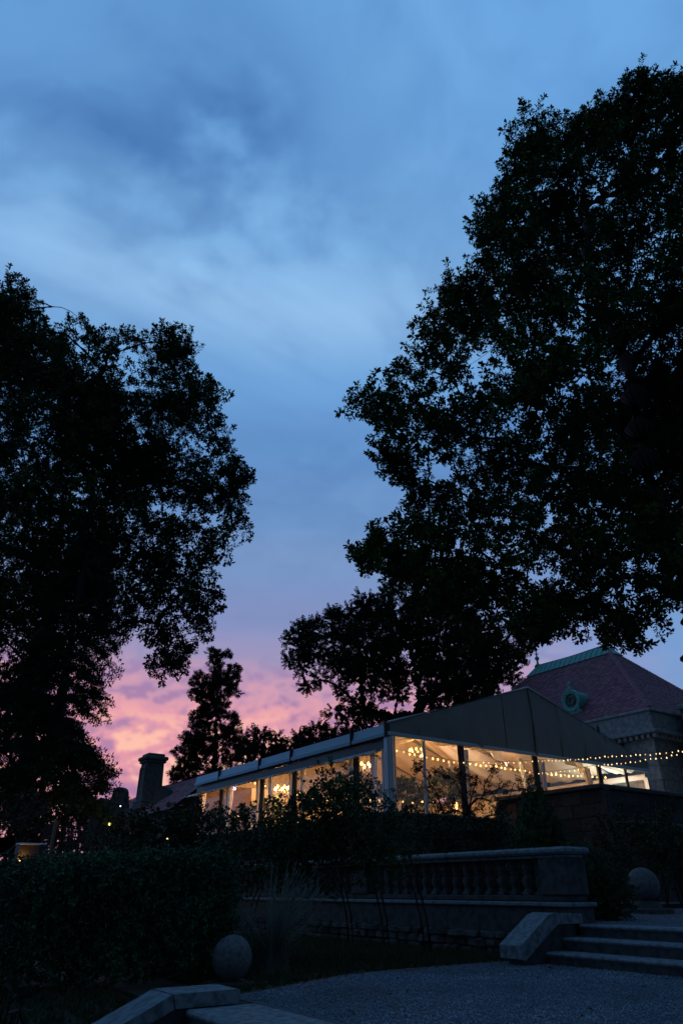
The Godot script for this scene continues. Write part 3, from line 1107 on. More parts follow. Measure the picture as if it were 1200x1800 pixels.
	b.lathe([Vector2(0.0, 0.0), Vector2(0.505, -0.001)], 24, Transform3D(ax, dc + Vector3(0.1, 0, 0)))
	obj("pane", b, M.copper_dark, dorm)
	b = MB.new()
	b.lathe([Vector2(0.2, -0.02), Vector2(0.2, 0.05), Vector2(0.27, 0.05), Vector2(0.27, -0.02)], 20, Transform3D(ax, dc + Vector3(0.07, 0, 0)))
	for k in 4:
		var w := k * PI / 2 + PI / 4
		b.tube([dc + Vector3(0.05, 0.25 * cos(w), 0.25 * sin(w)), dc + Vector3(0.05, 0.52 * cos(w), 0.52 * sin(w))], [0.025, 0.025], 5)
	obj("glazing_bar", b, M.copper_dark, dorm)
	# the darker wing at right
	t = thing("mansion_wing", "dark set-back wing of the stone mansion at the right edge of the photo", "building", Vector3(43.6, DECK, -18))
	b = MB.new()
	b.box(Vector3(43.9, DECK - 0.2, -24.7), Vector3(56, 11.9, -10))
	obj("wall", b, M.mortar, t)
	blocks(t, "block", M.ashlar, Vector3(43.8, DECK, -24.6), Vector3(0, 0, 1), Vector3(-1, 0, 0), 8.0, 7.7, 0.85, 1.7, 0.2)
	b = MB.new()
	b.soft_box(Vector3(43.4, 11.81, -24.65), Vector3(56, 12.1, -9.6), 0.05)
	b.soft_box(Vector3(43.5, 10.0, -24.65), Vector3(43.9, 10.2, -9.6), 0.04)
	obj("cornice", b, M.ashlar[0], t)

func lodge() -> void:
	rng.seed = 41
	var t := thing("lodge", "low stone lodge with a tiled roof and round-topped gables left of the tent", "building", Vector3(17, 1.4, -48))
	var b := MB.new()
	b.box(Vector3(16.4, 1.2, -54), Vector3(21.6, 5.8, -40.6))
	b.prism(PackedVector2Array([Vector2(16.4, 5.8), Vector2(21.6, 5.8), Vector2(19.0, 7.75)]), Transform3D(Basis(), Vector3(0, 0, -54)), 13.3)
	obj("wall", b, M.dark_stone, t)
	var tl := [MB.new(), MB.new(), MB.new()]
	tile_slope(tl, Vector3(16.0, 5.62, -54), Vector3(16.0, 5.62, -40.4), Vector3(19.0, 7.95, -40.4), Vector3(19.0, 7.95, -54), 0.22, 0.3)
	tile_slope(tl, Vector3(22.0, 5.62, -40.4), Vector3(22.0, 5.62, -54), Vector3(19.0, 7.95, -54), Vector3(19.0, 7.95, -40.4), 0.4, 0.5)
	for k in 3: stuff(obj("roof_tiles", tl[k], M.tile[k], t))
	b = MB.new()
	b.hexa([Vector3(16.4, 5.75, -40.4), Vector3(16.5, 5.75, -40.4), Vector3(16.5, 5.75, -54), Vector3(16.4, 5.75, -54), Vector3(18.95, 7.8, -40.42), Vector3(19.0, 7.8, -40.42), Vector3(19.0, 7.8, -54), Vector3(18.95, 7.8, -54)])
	obj("roof", b, M.tile_dark, t)
	# curved gables
	var shape := PackedVector2Array([Vector2(-1.1, 0), Vector2(1.1, 0), Vector2(1.1, 1.7), Vector2(0.75, 2.0), Vector2(0.62, 2.6)])
	for k in 9:
		var w := k * PI / 8
		shape.append(Vector2(0.55 * cos(w), 2.85 + 0.5 * sin(w)))
	shape.append(Vector2(-0.62, 2.6)); shape.append(Vector2(-0.75, 2.0)); shape.append(Vector2(-1.1, 1.7))
	for g in [[Vector3(16.3, 4.4, -49.9), 0.15], [Vector3(15.9, 3.9, -52.2), 0.1], [Vector3(17.6, 4.1, -45.3), 0.1]]:
		b = MB.new()
		b.prism(shape, Transform3D(Basis(Vector3.UP, -PI / 2 + 0.5), g[0]), 0.45)
		obj("curved_gable", b, M.stone, t)
	b = MB.new()
	for k in 6:
		var u := k / 5.0
		b.soft_box(Vector3(13.9 + 1.9 * u, 3.6 + 2.0 * u, -53.4), Vector3(14.4 + 1.9 * u, 4.2 + 2.1 * u, -53.0), 0.05)
	obj("sloped_coping", b, M.stone_pale, t)
	b = MB.new()
	b.box(Vector3(17.2, 3.0, -40.45), Vector3(18.2, 5.2, -40.38))
	obj("wooden_door", b, M.dark_wood, t)
	# chimney
	t = thing("chimney", "tall square stone chimney with a projecting cap left of the tent", "chimney", Vector3(17.3, 5.35, -47.6))
	b = MB.new()
	var c := t.position
	b.soft_box(c + Vector3(-0.8, 0.0, -0.8), c + Vector3(0.8, 1.2, 0.8), 0.06)
	b.hexa([c + Vector3(-0.64, 1.2, 0.64), c + Vector3(0.64, 1.2, 0.64), c + Vector3(0.64, 1.2, -0.64), c + Vector3(-0.64, 1.2, -0.64), c + Vector3(-0.58, 3.8, 0.58), c + Vector3(0.58, 3.8, 0.58), c + Vector3(0.58, 3.8, -0.58), c + Vector3(-0.58, 3.8, -0.58)])
	obj("shaft", b, M.dark_stone, t)
	b = MB.new()
	b.soft_box(c + Vector3(-0.76, 1.203, -0.76), c + Vector3(0.76, 1.42, 0.76), 0.06)
	obj("plinth_band", b, M.dark_stone, t)
	b = MB.new()
	b.soft_box(c + Vector3(-0.7, 3.76, -0.7), c + Vector3(0.7, 3.92, 0.7), 0.04)
	b.soft_box(c + Vector3(-0.8, 3.923, -0.8), c + Vector3(0.8, 4.17, 0.8), 0.06)
	b.soft_box(c + Vector3(-0.6, 4.173, -0.6), c + Vector3(0.6, 4.36, 0.6), 0.05)
	obj("cap", b, M.dark_stone, t)
	b = MB.new()
	for s in [[-0.62, 0.42], [-0.62, -0.53]]:
		b.box(c + Vector3(-0.67, 1.6, s[1]), c + Vector3(-0.56, 3.4, s[1] + 0.11))
	b.box(c + Vector3(-0.65, 3.4, -0.53), c + Vector3(-0.55, 3.52, 0.53))
	obj("panel_frame", b, M.dark_stone, t)

func curtain(b: MB, p0: Vector3, p1: Vector3, r0: float, r1: float, waves := 7, pinch := 0.0) -> void:
	b.grid(func(u, v):
		var w: float = u * TAU
		var r: float = lerpf(r0, r1, v) * (1.0 - pinch * exp(-pow((v - 0.62) / 0.12, 2.0))) * (1.0 + 0.2 * sin(w * waves + v * 2.0))
		return p0.lerp(p1, v) + Vector3(cos(w) * r, 0, sin(w) * r), waves * 6, 14, true)

func roof_y(x: float) -> float:
	return EAVE + (RIDGE - EAVE) * (1.0 - absf(x - RX) / (RX - TX0))

func tent() -> void:
	rng.seed = 51
	var t := thing("event_tent", "large white frame tent with clear side walls, lit warm inside, on the terrace", "tent", Vector3(RX, DECK, TZ0))
	var b := MB.new()
	b.box(Vector3(TX0 + 0.05, DECK - 0.04, TZ1), Vector3(TX1, DECK + 0.03, TZ0 - 0.05))
	obj("floor", b, M.floor_wood, t)
	# roof sheets, one for each bay and side, and the cloth lining below
	for k in 5:
		var z0: float = LEFT_POSTS[k]
		var z1: float = LEFT_POSTS[k + 1]
		for s in [-1.0, 1.0]:
			b = MB.new()
			var xe: float = TX0 - 0.08 if s < 0 else TX1 + 0.08
			var f := func(u, v, dy):
				var x: float = lerpf(xe, RX, u)
				var z: float = lerpf(z0 - 0.02, z1 + 0.02, v)
				return Vector3(x, roof_y(clampf(x, TX0, TX1)) - dy - 0.1 * sin(u * PI) * sin(v * PI), z)
			b.grid(func(u, v): return f.call(u, v, 0.0), 12, 8, s > 0)
			b.grid(func(u, v): return f.call(u, v, 0.025), 12, 8, s < 0)
			obj("roof_sheet", b, M.canvas, t)
			b = MB.new()
			b.grid(func(u, v):
				var x: float = lerpf(TX0 + 0.15 if s < 0 else TX1 - 0.15, RX, u)
				var sag: float = 0.16 + 0.75 * sin(v * PI) * (0.25 + 0.75 * sin(u * PI)) + 0.05 * sin(v * 26.0 + u * 5.0) * sin(v * PI)
				return Vector3(x, roof_y(x) - sag - 0.12 * (1.0 - u), lerpf(z0 - 0.12, z1 + 0.12, v)), 24, 30, s < 0)
			obj("ceiling_lining", b, M.liner, t)
	# frames
	for z in LEFT_POSTS:
		b = MB.new()
		for s in [-1.0, 1.0]:
			var xe := TX0 + 0.1 if s < 0 else TX1 - 0.1
			var d := Vector3(RX - xe, RIDGE - EAVE, 0)
			var zz: float = z - 0.1 if z == TZ0 else z + 0.1 if z == TZ1 else z
			var nrm := Vector3(-d.y, d.x, 0).normalized() * (1.0 if d.x > 0 else -1.0)
			var p := Vector3(xe, EAVE - 0.1, zz)
			var q := Vector3(RX, RIDGE - 0.1, zz)
			var w := Vector3(0, 0, 0.06)
			b.hexa([p - nrm * 0.2 - w, q - nrm * 0.2 - w, q - nrm * 0.2 + w, p - nrm * 0.2 + w, p - w, q - w, q + w, p + w] if s > 0 else [p - nrm * 0.2 + w, q - nrm * 0.2 + w, q - nrm * 0.2 - w, p - nrm * 0.2 - w, p + w, q + w, q - w, p - w])
		obj("rafter", b, M.aluminium, t)
	b = MB.new()
	b.soft_box(Vector3(TX0 - 0.06, 6.36, TZ1), Vector3(TX0 + 0.1, 6.72, TZ0 + 0.06), 0.02)
	obj("eave_beam", b, M.dark_metal, t)
	b = MB.new()
	b.soft_box(Vector3(TX1 - 0.1, 6.5, TZ1), Vector3(TX1 + 0.06, 6.78, TZ0), 0.02)
	obj("eave_beam", b, M.aluminium, t)
	# valance along the left eave
	for k in 5:
		var z0: float = LEFT_POSTS[k] - (-0.1 if k == 0 else 0.05)
		var z1: float = LEFT_POSTS[k + 1] + 0.05
		b = MB.new()
		var prof := [Vector2(TX0 + 0.02, EAVE + 0.012), Vector2(TX0 - 0.14, EAVE - 0.02), Vector2(TX0 - 0.2, EAVE - 0.34), Vector2(TX0 - 0.27, EAVE - 0.37), Vector2(TX0 - 0.26, EAVE - 0.5), Vector2(TX0 - 0.2, EAVE - 0.51), Vector2(TX0 - 0.17, EAVE - 0.34), Vector2(TX0 - 0.1, EAVE - 0.06)]
		for j in prof.size() - 1:
			b.quad(Vector3(prof[j].x, prof[j].y, z1), Vector3(prof[j + 1].x, prof[j + 1].y, z1), Vector3(prof[j + 1].x, prof[j + 1].y, z0), Vector3(prof[j].x, prof[j].y, z0))
		obj("valance", b, M.valance, t)
		b = MB.new()
		b.box(Vector3(TX0 - 0.285, EAVE - 0.52, z0 + 0.01), Vector3(TX0 - 0.02, EAVE - 0.03, z0 + 0.05))
		obj("strap", b, M.black, t)
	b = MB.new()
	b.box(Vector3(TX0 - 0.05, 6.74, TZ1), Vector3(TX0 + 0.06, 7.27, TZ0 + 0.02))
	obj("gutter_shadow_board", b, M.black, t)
	# gable cloth: two triangles meeting at the middle seam, with a pale lower hem
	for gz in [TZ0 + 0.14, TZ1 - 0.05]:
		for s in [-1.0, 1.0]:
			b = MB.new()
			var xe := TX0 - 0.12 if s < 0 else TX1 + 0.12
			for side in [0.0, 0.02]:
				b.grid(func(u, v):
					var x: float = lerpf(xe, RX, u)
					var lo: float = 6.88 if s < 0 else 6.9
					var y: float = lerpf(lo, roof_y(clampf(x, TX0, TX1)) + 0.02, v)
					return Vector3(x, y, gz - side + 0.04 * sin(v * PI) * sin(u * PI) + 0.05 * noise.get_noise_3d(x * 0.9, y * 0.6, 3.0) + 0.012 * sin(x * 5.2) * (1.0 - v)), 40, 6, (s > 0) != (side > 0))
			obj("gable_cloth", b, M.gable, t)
	b = MB.new()
	b.soft_box(Vector3(TX0 - 0.13, 6.84, TZ0 + 0.1), Vector3(TX1 + 0.1, 6.99, TZ0 + 0.17), 0.02)
	obj("gable_hem", b, M.canvas, t)
	b = MB.new()
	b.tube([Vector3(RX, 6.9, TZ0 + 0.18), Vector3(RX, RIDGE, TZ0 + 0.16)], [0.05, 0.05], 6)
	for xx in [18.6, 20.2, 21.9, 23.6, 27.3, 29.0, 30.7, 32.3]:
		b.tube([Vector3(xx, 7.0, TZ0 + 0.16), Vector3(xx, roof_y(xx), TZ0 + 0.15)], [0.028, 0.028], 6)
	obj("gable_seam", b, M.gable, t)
	for s in [-1.0, 1.0]:
		b = MB.new()
		var p := Vector3(TX0 - 0.1 if s < 0 else TX1 + 0.1, EAVE + 0.03, TZ0 + 0.15)
		b.tube([p, Vector3(RX, RIDGE + 0.04, TZ0 + 0.15)], [0.045, 0.045], 8)
		obj("gable_edge", b, M.canvas, t)
	# far end wall in cloth
	b = MB.new()
	b.box(Vector3(20.6, DECK, TZ1 - 0.02), Vector3(TX1, 6.95, TZ1 + 0.02))
	obj("end_wall", b, M.liner, t)
	b = MB.new()
	b.box(Vector3(TX0, DECK, TZ1 - 0.02), Vector3(20.597, 6.95, TZ1 + 0.02))
	obj("dark_screen", b, M.screen, t)
	b = MB.new()
	b.soft_box(Vector3(18.8, DECK, TZ1 - 0.05), Vector3(18.95, 6.9, TZ1 + 0.05), 0.02)
	obj("post", b, M.dark_wood, t)
	# white cloths swagged across the front bay
	for g in [[21.2, 25.2, 0.9, 1.9, -22.7], [26.2, 30.4, 0.5, 1.3, -22.9], [22.6, 27.6, 0.7, 1.5, -25.6]]:
		b = MB.new()
		b.grid(func(u, v):
			var x: float = lerpf(g[0], g[1], u)
			var top: float = roof_y(x) - 0.75
			var fall: float = lerpf(g[2], g[3], u * u) + 0.35 * sin(u * PI)
			return Vector3(x + 0.1 * v * sin(u * 9.0), top - fall * v, g[4] + 0.14 * sin(u * 34.0 + v * 2.0) * (0.3 + v) + 0.5 * v * v), 70, 8, true)
		obj("swag_cloth", b, M.drape, t)
	# posts
	for k in LEFT_POSTS.size():
		b = MB.new()
		var z: float = LEFT_POSTS[k]
		if k == 0:
			b.soft_box(Vector3(TX0 - 0.14, DECK, TZ0 - 0.14), Vector3(TX0 + 0.14, 6.9, TZ0 + 0.14), 0.03)
			b.soft_box(Vector3(TX0 - 0.11, DECK, TZ0 - 0.32), Vector3(TX0 - 0.01, 6.4, TZ0 - 0.2), 0.02)
			b.soft_box(Vector3(TX0 + 0.2, DECK, TZ0 + 0.02), Vector3(TX0 + 0.28, 6.88, TZ0 + 0.1), 0.02)
		else:
			b.soft_box(Vector3(TX0 - 0.05, DECK, z - 0.16), Vector3(TX0 + 0.07, 6.38, z + 0.16), 0.02)
		obj("post", b, M.aluminium if k == 0 else M.dark_wood, t)
		b = MB.new()
		b.soft_box(Vector3(TX1 - 0.1, DECK, z - 0.12), Vector3(TX1, 6.6, z + 0.12), 0.02)
		obj("post", b, M.aluminium, t)
	for k in range(1, 6):
		b = MB.new()
		var x: float = FRONT_POSTS[k]
		var w: float = [0, 0.07, 0.15, 0.16, 0.14, 0.07][k]
		b.soft_box(Vector3(x - w, DECK, TZ0 - 0.06), Vector3(x + w, 6.92, TZ0 + 0.05), 0.02)
		obj("post", b, M.aluminium if k == 1 else M.dark_wood, t)
	# clear panels
	for k in 5:
		b = MB.new()
		b.quad(Vector3(TX0 + 0.02, DECK, LEFT_POSTS[k + 1]), Vector3(TX0 + 0.02, DECK, LEFT_POSTS[k]), Vector3(TX0 + 0.02, 6.6, LEFT_POSTS[k]), Vector3(TX0 + 0.02, 6.6, LEFT_POSTS[k + 1]))
		obj("clear_panel", b, M.vinyl, t)
		b = MB.new()
		b.quad(Vector3(TX1 - 0.03, DECK, LEFT_POSTS[k]), Vector3(TX1 - 0.03, DECK, LEFT_POSTS[k + 1]), Vector3(TX1 - 0.03, 6.6, LEFT_POSTS[k + 1]), Vector3(TX1 - 0.03, 6.6, LEFT_POSTS[k]))
		obj("clear_panel" if k == 0 else "cloth_panel", b, M.vinyl if k == 0 else M.liner, t)
	for k in 6:
		b = MB.new()
		b.quad(Vector3(FRONT_POSTS[k], DECK, TZ0), Vector3(FRONT_POSTS[k + 1], DECK, TZ0), Vector3(FRONT_POSTS[k + 1], 6.9, TZ0), Vector3(FRONT_POSTS[k], 6.9, TZ0))
		obj("clear_panel", b, M.vinyl, t)
	# gathered curtains beside the posts
	for c in [[Vector3(TX0 + 0.16, 0, -22.75), 0.1], [Vector3(TX0 + 0.16, 0, -24.3), 0.07], [Vector3(TX0 + 0.16, 0, -28.1), 0.07], [Vector3(TX0 + 0.16, 0, -29.15), 0.06], [Vector3(TX0 + 0.16, 0, -31.0), 0.09], [Vector3(TX0 + 0.16, 0, -32.3), 0.07], [Vector3(TX0 + 0.16, 0, -35.4), 0.12], [Vector3(TX0 + 0.16, 0, -38.9), 0.14],
			[Vector3(21.32, 0, TZ0 - 0.22), 0.13], [Vector3(26.02, 0, TZ0 - 0.22), 0.15], [Vector3(24.95, 0, TZ0 - 0.22), 0.07], [Vector3(29.5, 0, TZ0 - 0.22), 0.11]]:
		b = MB.new()
		var p: Vector3 = c[0]
		var lean := Vector3(0.22, 0, 0) if p.x < 24.96 and p.x > 24.9 or p.x == 29.5 else Vector3.ZERO
		curtain(b, Vector3(p.x, 6.75, p.z) - lean, Vector3(p.x, DECK + 0.05, p.z) + lean, c[1] * 1.35, c[1] * 0.85, 7, 0.35)
		obj("gathered_curtain", b, M.drape, t)
	# cloth awning below the left eave
	b = MB.new()
	var aw := func(u, v):
		var z: float = lerpf(-22.2, -40.3, u)
		var sc: float = absf(sin(u * PI * 34.0))
		var out: float = lerpf(0.35, 0.62, smoothstep(0.0, 0.25, u))
		return Vector3(lerpf(TX0 - 0.14, TX0 - out, v), lerpf(6.4, 6.26 - 0.05 * sc + 0.03 * sin(u * 40.0), v) - 0.05 * sin(v * PI), z)
	b.grid(func(u, v): return aw.call(u, v), 204, 6, true)
	b.grid(func(u, v): return aw.call(u, v) - Vector3(0, 0.012, 0), 204, 6, false)
	var awn := obj("awning", b, M.canvas, t)
	b = MB.new()
	for k in 60:
		var z := -22.4 - k * 0.3
		b.tube([Vector3(TX0 - 0.1, 6.37, z), Vector3(TX0 - 0.16, 6.4, z)], [0.02, 0.02], 4)
	stuff(obj("lacing", b, M.canvas, awn))
	for z in [-22.3, -24.4, -28.2, -31.3, -35.8]:
		b = MB.new()
		b.tube([Vector3(TX0, 6.2, z), Vector3(TX0 - 0.7, 6.16, z)], [0.025, 0.02], 6)
		b.tube([Vector3(TX0 - 0.5, 6.18, z), Vector3(TX0 - 0.5, 6.1, z)], [0.03, 0.03], 6)
		obj("awning_bracket", b, M.iron, t)
	# inner poles and a bar at the back
	for p in [[20.4, -33.0], [28.6, -30.5]]:
		b = MB.new()
		b.tube([Vector3(p[0], DECK, p[1]), Vector3(p[0], roof_y(p[0]) - 0.7, p[1])], [0.08, 0.08], 10)
		obj("inner_pole", b, M.aluminium, t)

func chandelier(p: Vector3, label: String, s: float, e: float, g := 0.42, b_ := 0.1) -> void:
	var t := thing("chandelier", label, "chandelier", p, "chandeliers inside the tent")
	var b := MB.new()
	var top := roof_y(p.x) - 0.3
	b.tube([p + Vector3(0, 0.35 * s, 0), Vector3(p.x, top, p.z)], [0.012, 0.012], 5)
	b.lathe([Vector2(0.02, -0.35), Vector2(0.07, -0.28), Vector2(0.03, -0.1), Vector2(0.06, 0.05), Vector2(0.02, 0.3), Vector2(0.04, 0.36)], 8, Transform3D(Basis().scaled(Vector3.ONE * s), p))
	obj("stem", b, M.iron, t)
	b = MB.new()
	var ring := []
	var rr := []
	for k in 25:
		ring.append(p + Vector3(cos(k * TAU / 24), 0.02, sin(k * TAU / 24)) * 0.46 * s); rr.append(0.016)
	b.tube(ring, rr, 5, false)
	obj("ring", b, M.iron, t)
	var sp := MB.new()
	sp.lathe([Vector2(0, -0.06), Vector2(0.045, -0.03), Vector2(0.055, 0.01), Vector2(0.035, 0.06), Vector2(0, 0.1)], 8)
	var me := sp.mesh()
	for k in 8:
		var a := TAU * k / 8
		var o := Vector3(cos(a), 0, sin(a))
		b = MB.new()
		b.tube([p + Vector3(0, -0.12 * s, 0), p + o * 0.25 * s + Vector3(0, -0.16 * s, 0), p + o * 0.46 * s], [0.012, 0.012, 0.012], 5)
		obj("arm", b, M.iron, t)
		put("bulb", me, M.candle, t, Transform3D(Basis().scaled(Vector3.ONE * s * 1.25), o * 0.46 * s + Vector3(0, 0.1 * s, 0)))
	lamp(p + Vector3(0, 0.12, 0), 1.0, g, b_, e, 0.3, "chandelier_light")

func string_lights(label: String, pts: Array, sag: float, step: float, m: Material, r: float, e: float) -> void:
	var t := thing("string_lights", label, "string lights", pts[0], "strings of small warm bulbs")
	var wire := MB.new()
	var sp := MB.new()
	sp.lathe([Vector2(0, -r * 1.3), Vector2(r * 0.8, -r * 0.8), Vector2(r, 0), Vector2(r * 0.6, r * 0.9), Vector2(r * 0.35, r * 1.4), Vector2(0, r * 1.5)], 8)
	var me := sp.mesh()
	var line := []
	for k in pts.size() - 1:
		var a: Vector3 = pts[k]
		var c: Vector3 = pts[k + 1]
		var n := maxi(4, int(a.distance_to(c) / step))
		for j in n + (1 if k == pts.size() - 2 else 0):
			var u := float(j) / n
			line.append(a.lerp(c, u) - Vector3(0, sag * 4.0 * u * (1.0 - u), 0))
	var rr := []
	rr.resize(line.size()); rr.fill(0.008)
	wire.tube(line, rr, 4, false)
	obj("wire", wire, M.iron, t)
	for k in line.size():
		put("bulb", me, m if k % 4 != 2 else M.bulb_dim, t, Transform3D(Basis(Vector3.UP, k * 1.3).scaled(Vector3.ONE * rnd(0.7, 1.15)), line[k] + Vector3(rnd(-0.03, 0.03), -r * 1.6 - rnd(0.0, 0.05), rnd(-0.03, 0.03)) - t.position))
		if e > 0 and k % 9 == 4:
			lamp(line[k] - Vector3(0, r * 1.6, 0), 1.0, 0.6, 0.24, e, r * 0.6, "string_light")

func tent_lights() -> void:
	chandelier(Vector3(26.8, 8.35, -26.0), "unseen chandelier added under the tent ridge to light the lining, hidden behind the gable cloth", 1.0, 27.0, 0.68, 0.46)  # extra lamp out of sight, added to brighten the lining and swags
	chandelier(Vector3(22.6, 7.42, -26.3), "glowing chandelier hanging behind the front clear wall, nearest the tent corner", 0.75, 8.0)
	chandelier(Vector3(21.6, 7.0, -29.35), "glowing chandelier seen through the left side wall, just left of the tent corner", 1.0, 17.0, 0.5, 0.18)
	chandelier(Vector3(20.6, 6.5, -35.9), "glowing chandelier deepest in the tent, seen through the left side wall", 1.1, 19.0, 0.46, 0.14)
	string_lights("string of warm bulbs level across the inside of the tent's front wall", [Vector3(17.5, 6.5, -21.9), Vector3(23.0, 6.35, -21.95), Vector3(30.9, 6.52, -22.0)], 0.1, 0.3, M.bulb, 0.034, 0.5)
	string_lights("lower string of warm bulbs low across the back of the tent", [at(520, 1396, 41), at(650, 1402, 37), at(770, 1403, 33)], 0.12, 0.35, M.bulb, 0.04, 0.4)
	string_lights("string of warm bulbs inside the left end of the tent", [at(425, 1366, 41), at(500, 1388, 39), at(530, 1394, 38)], 0.05, 0.35, M.bulb, 0.038, 0.3)
	string_lights("upper outdoor string of warm bulbs running from the tent post to the right", [at(815, 1338, 29.5), at(945, 1335, 30.5), at(1060, 1327, 26.0), at(1230, 1312, 21.0)], 0.06, 0.27, M.bulb_pale, 0.019, 0.0)
	string_lights("lower outdoor string of warm bulbs running from the tent post to the right", [at(945, 1357, 30.5), at(1060, 1342, 27.0), at(1230, 1316, 22.0)], 0.05, 0.27, M.bulb_pale, 0.019, 0.0)
	var t := thing("flood_light", "bright white floodlight shining inside the right end of the tent", "light", Vector3(33.0, 6.05, -23.6))
	var b := MB.new()
	b.lathe([Vector2(0, -0.02), Vector2(0.16, 0.0), Vector2(0.16, 0.03), Vector2(0, 0.04)], 16, Transform3D(Basis(Vector3(0, 0, 1), Vector3(-0.55, -0.1, 0.83).normalized(), Vector3(1, 0, 0)).orthonormalized(), t.position))
	obj("lamp_face", b, M.flood, t)
	b = MB.new()
	b.lathe([Vector2(0, 0), Vector2(0.1, 0.02), Vector2(0.18, 0.25), Vector2(0.19, 0.3)], 16, Transform3D(Basis(Vector3(0, 0, 1), Vector3(-0.55, -0.1, 0.83).normalized(), Vector3(1, 0, 0)).orthonormalized(), t.position + Vector3(0.17, 0.03, -0.27)))
	b.tube([t.position + Vector3(0.2, 0.0, -0.2), Vector3(33.7, 6.1, -23.9)], [0.02, 0.02], 6)
	obj("housing", b, M.black, t)
	lamp(t.position + Vector3(-0.3, -0.05, 0.4), 0.97, 1.0, 0.86, 3.5, 0.15, "flood_light_glow")
	t = thing("led_lamp", "small violet lamp beside the left end post of the tent", "light", Vector3(17.5, 6.3, -35.3))
	b = MB.new()
	b.lathe([Vector2(0, -0.07), Vector2(0.06, -0.03), Vector2(0.06, 0.05), Vector2(0, 0.08)], 8, Transform3D(Basis(), t.position))
	obj("lamp_face", b, M.led, t)
	lamp(t.position, 0.5, 0.4, 1.0, 0.15, 0.03, "led_light")
	# table lamp and greenery inside
	t = thing("table_lamp", "small amber lamp low behind the maple, inside the front of the tent", "lamp", Vector3(24.0, 4.9, -25.4))
	b = MB.new()
	b.lathe([Vector2(0.09, 0.0), Vector2(0.12, 0.12), Vector2(0.1, 0.26), Vector2(0.05, 0.32)], 12, Transform3D(Basis(), t.position))
	obj("lamp_shade", b, M.bulb, t)
	b = MB.new()
	b.lathe([Vector2(0.1, -0.3), Vector2(0.1, -0.27), Vector2(0.02, -0.2), Vector2(0.02, 0.02)], 10, Transform3D(Basis(), t.position))
	obj("base", b, M.iron, t)
	lamp(t.position + Vector3(0, 0.12, 0), 1.0, 0.5, 0.12, 1.5, 0.08, "table_light")
	t = thing("bar_counter", "long wooden bar counter inside the front of the tent", "bar", Vector3(24.5, DECK, -25.4))
	b = MB.new()
	b.soft_box(Vector3(22.2, DECK + 0.03, -25.7), Vector3(27.5, 4.53, -25.1), 0.02)
	obj("front", b, M.floor_wood, t)
	b = MB.new()
	b.soft_box(Vector3(22.1, 4.533, -25.8), Vector3(27.6, 4.6, -25.0), 0.015)
	obj("counter_top", b, M.dark_wood, t)
	var sprigs := [sprig(901, 0.5, 26, 0.14, 0.05, false)]
	for g in [[at(706, 1397, 32.0), "leafy potted tree inside the tent just right of its corner post"], [at(785, 1383, 34.0), "leafy potted tree inside the tent behind the maple"], [Vector3(20.2, 5.4, -36.5), "leafy potted tree near the far end of the tent"]]:
		var pot := Vector3(g[0].x, DECK, g[0].z)
		var pt := shrub("potted_tree", g[1], "potted tree", "potted trees inside the tent", 77, pot, [[g[0], Vector3(0.62, 0.26, 0.62)], [g[0] + Vector3(0.3, -0.1, 0.2), Vector3(0.42, 0.2, 0.42)]], sprigs, {"per": 260.0, "tint": Color(0.09, 0.13, 0.035), "leaf": M.leaf})
		b = MB.new()
		b.lathe([Vector2(0.0, 0.03), Vector2(0.2, 0.03), Vector2(0.28, 0.45), Vector2(0.25, 0.45), Vector2(0.22, 0.4), Vector2(0, 0.4)], 14, Transform3D(Basis(), pot))
		obj("pot", b, M.stone, pt)
	# tall cocktail tables with white cloths near the left wall
	var n := 0
	for p in [[18.6, -34.6, "nearest the far end"], [18.9, -31.4, "in the middle of the left side"], [18.6, -37.6, "in the far left corner"]]:
		t = thing("cocktail_table", "tall white-clothed table inside the tent, " + p[2], "table", Vector3(p[0], DECK, p[1]), "tall white tables inside the tent")
		b = MB.new()
		curtain(b, Vector3(p[0], 5.16, p[1]), Vector3(p[0], DECK + 0.04, p[1]), 0.4, 0.46, 6, 0.55)
		obj("tablecloth", b, M.white_cloth, t)
		b = MB.new()
		b.lathe([Vector2(0, 5.2), Vector2(0.4, 5.2), Vector2(0.42, 5.17), Vector2(0.4, 5.15)], 20, Transform3D(Basis(), Vector3(p[0], 0, p[1])))
		obj("tabletop", b, M.white_cloth, t)
		n += 1

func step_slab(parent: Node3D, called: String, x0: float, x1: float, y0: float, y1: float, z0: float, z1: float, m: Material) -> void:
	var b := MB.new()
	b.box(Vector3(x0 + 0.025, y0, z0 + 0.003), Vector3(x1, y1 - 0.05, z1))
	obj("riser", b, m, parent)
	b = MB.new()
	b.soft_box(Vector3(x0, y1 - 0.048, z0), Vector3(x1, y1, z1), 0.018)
	obj(called, b, M.stone_pale, parent)

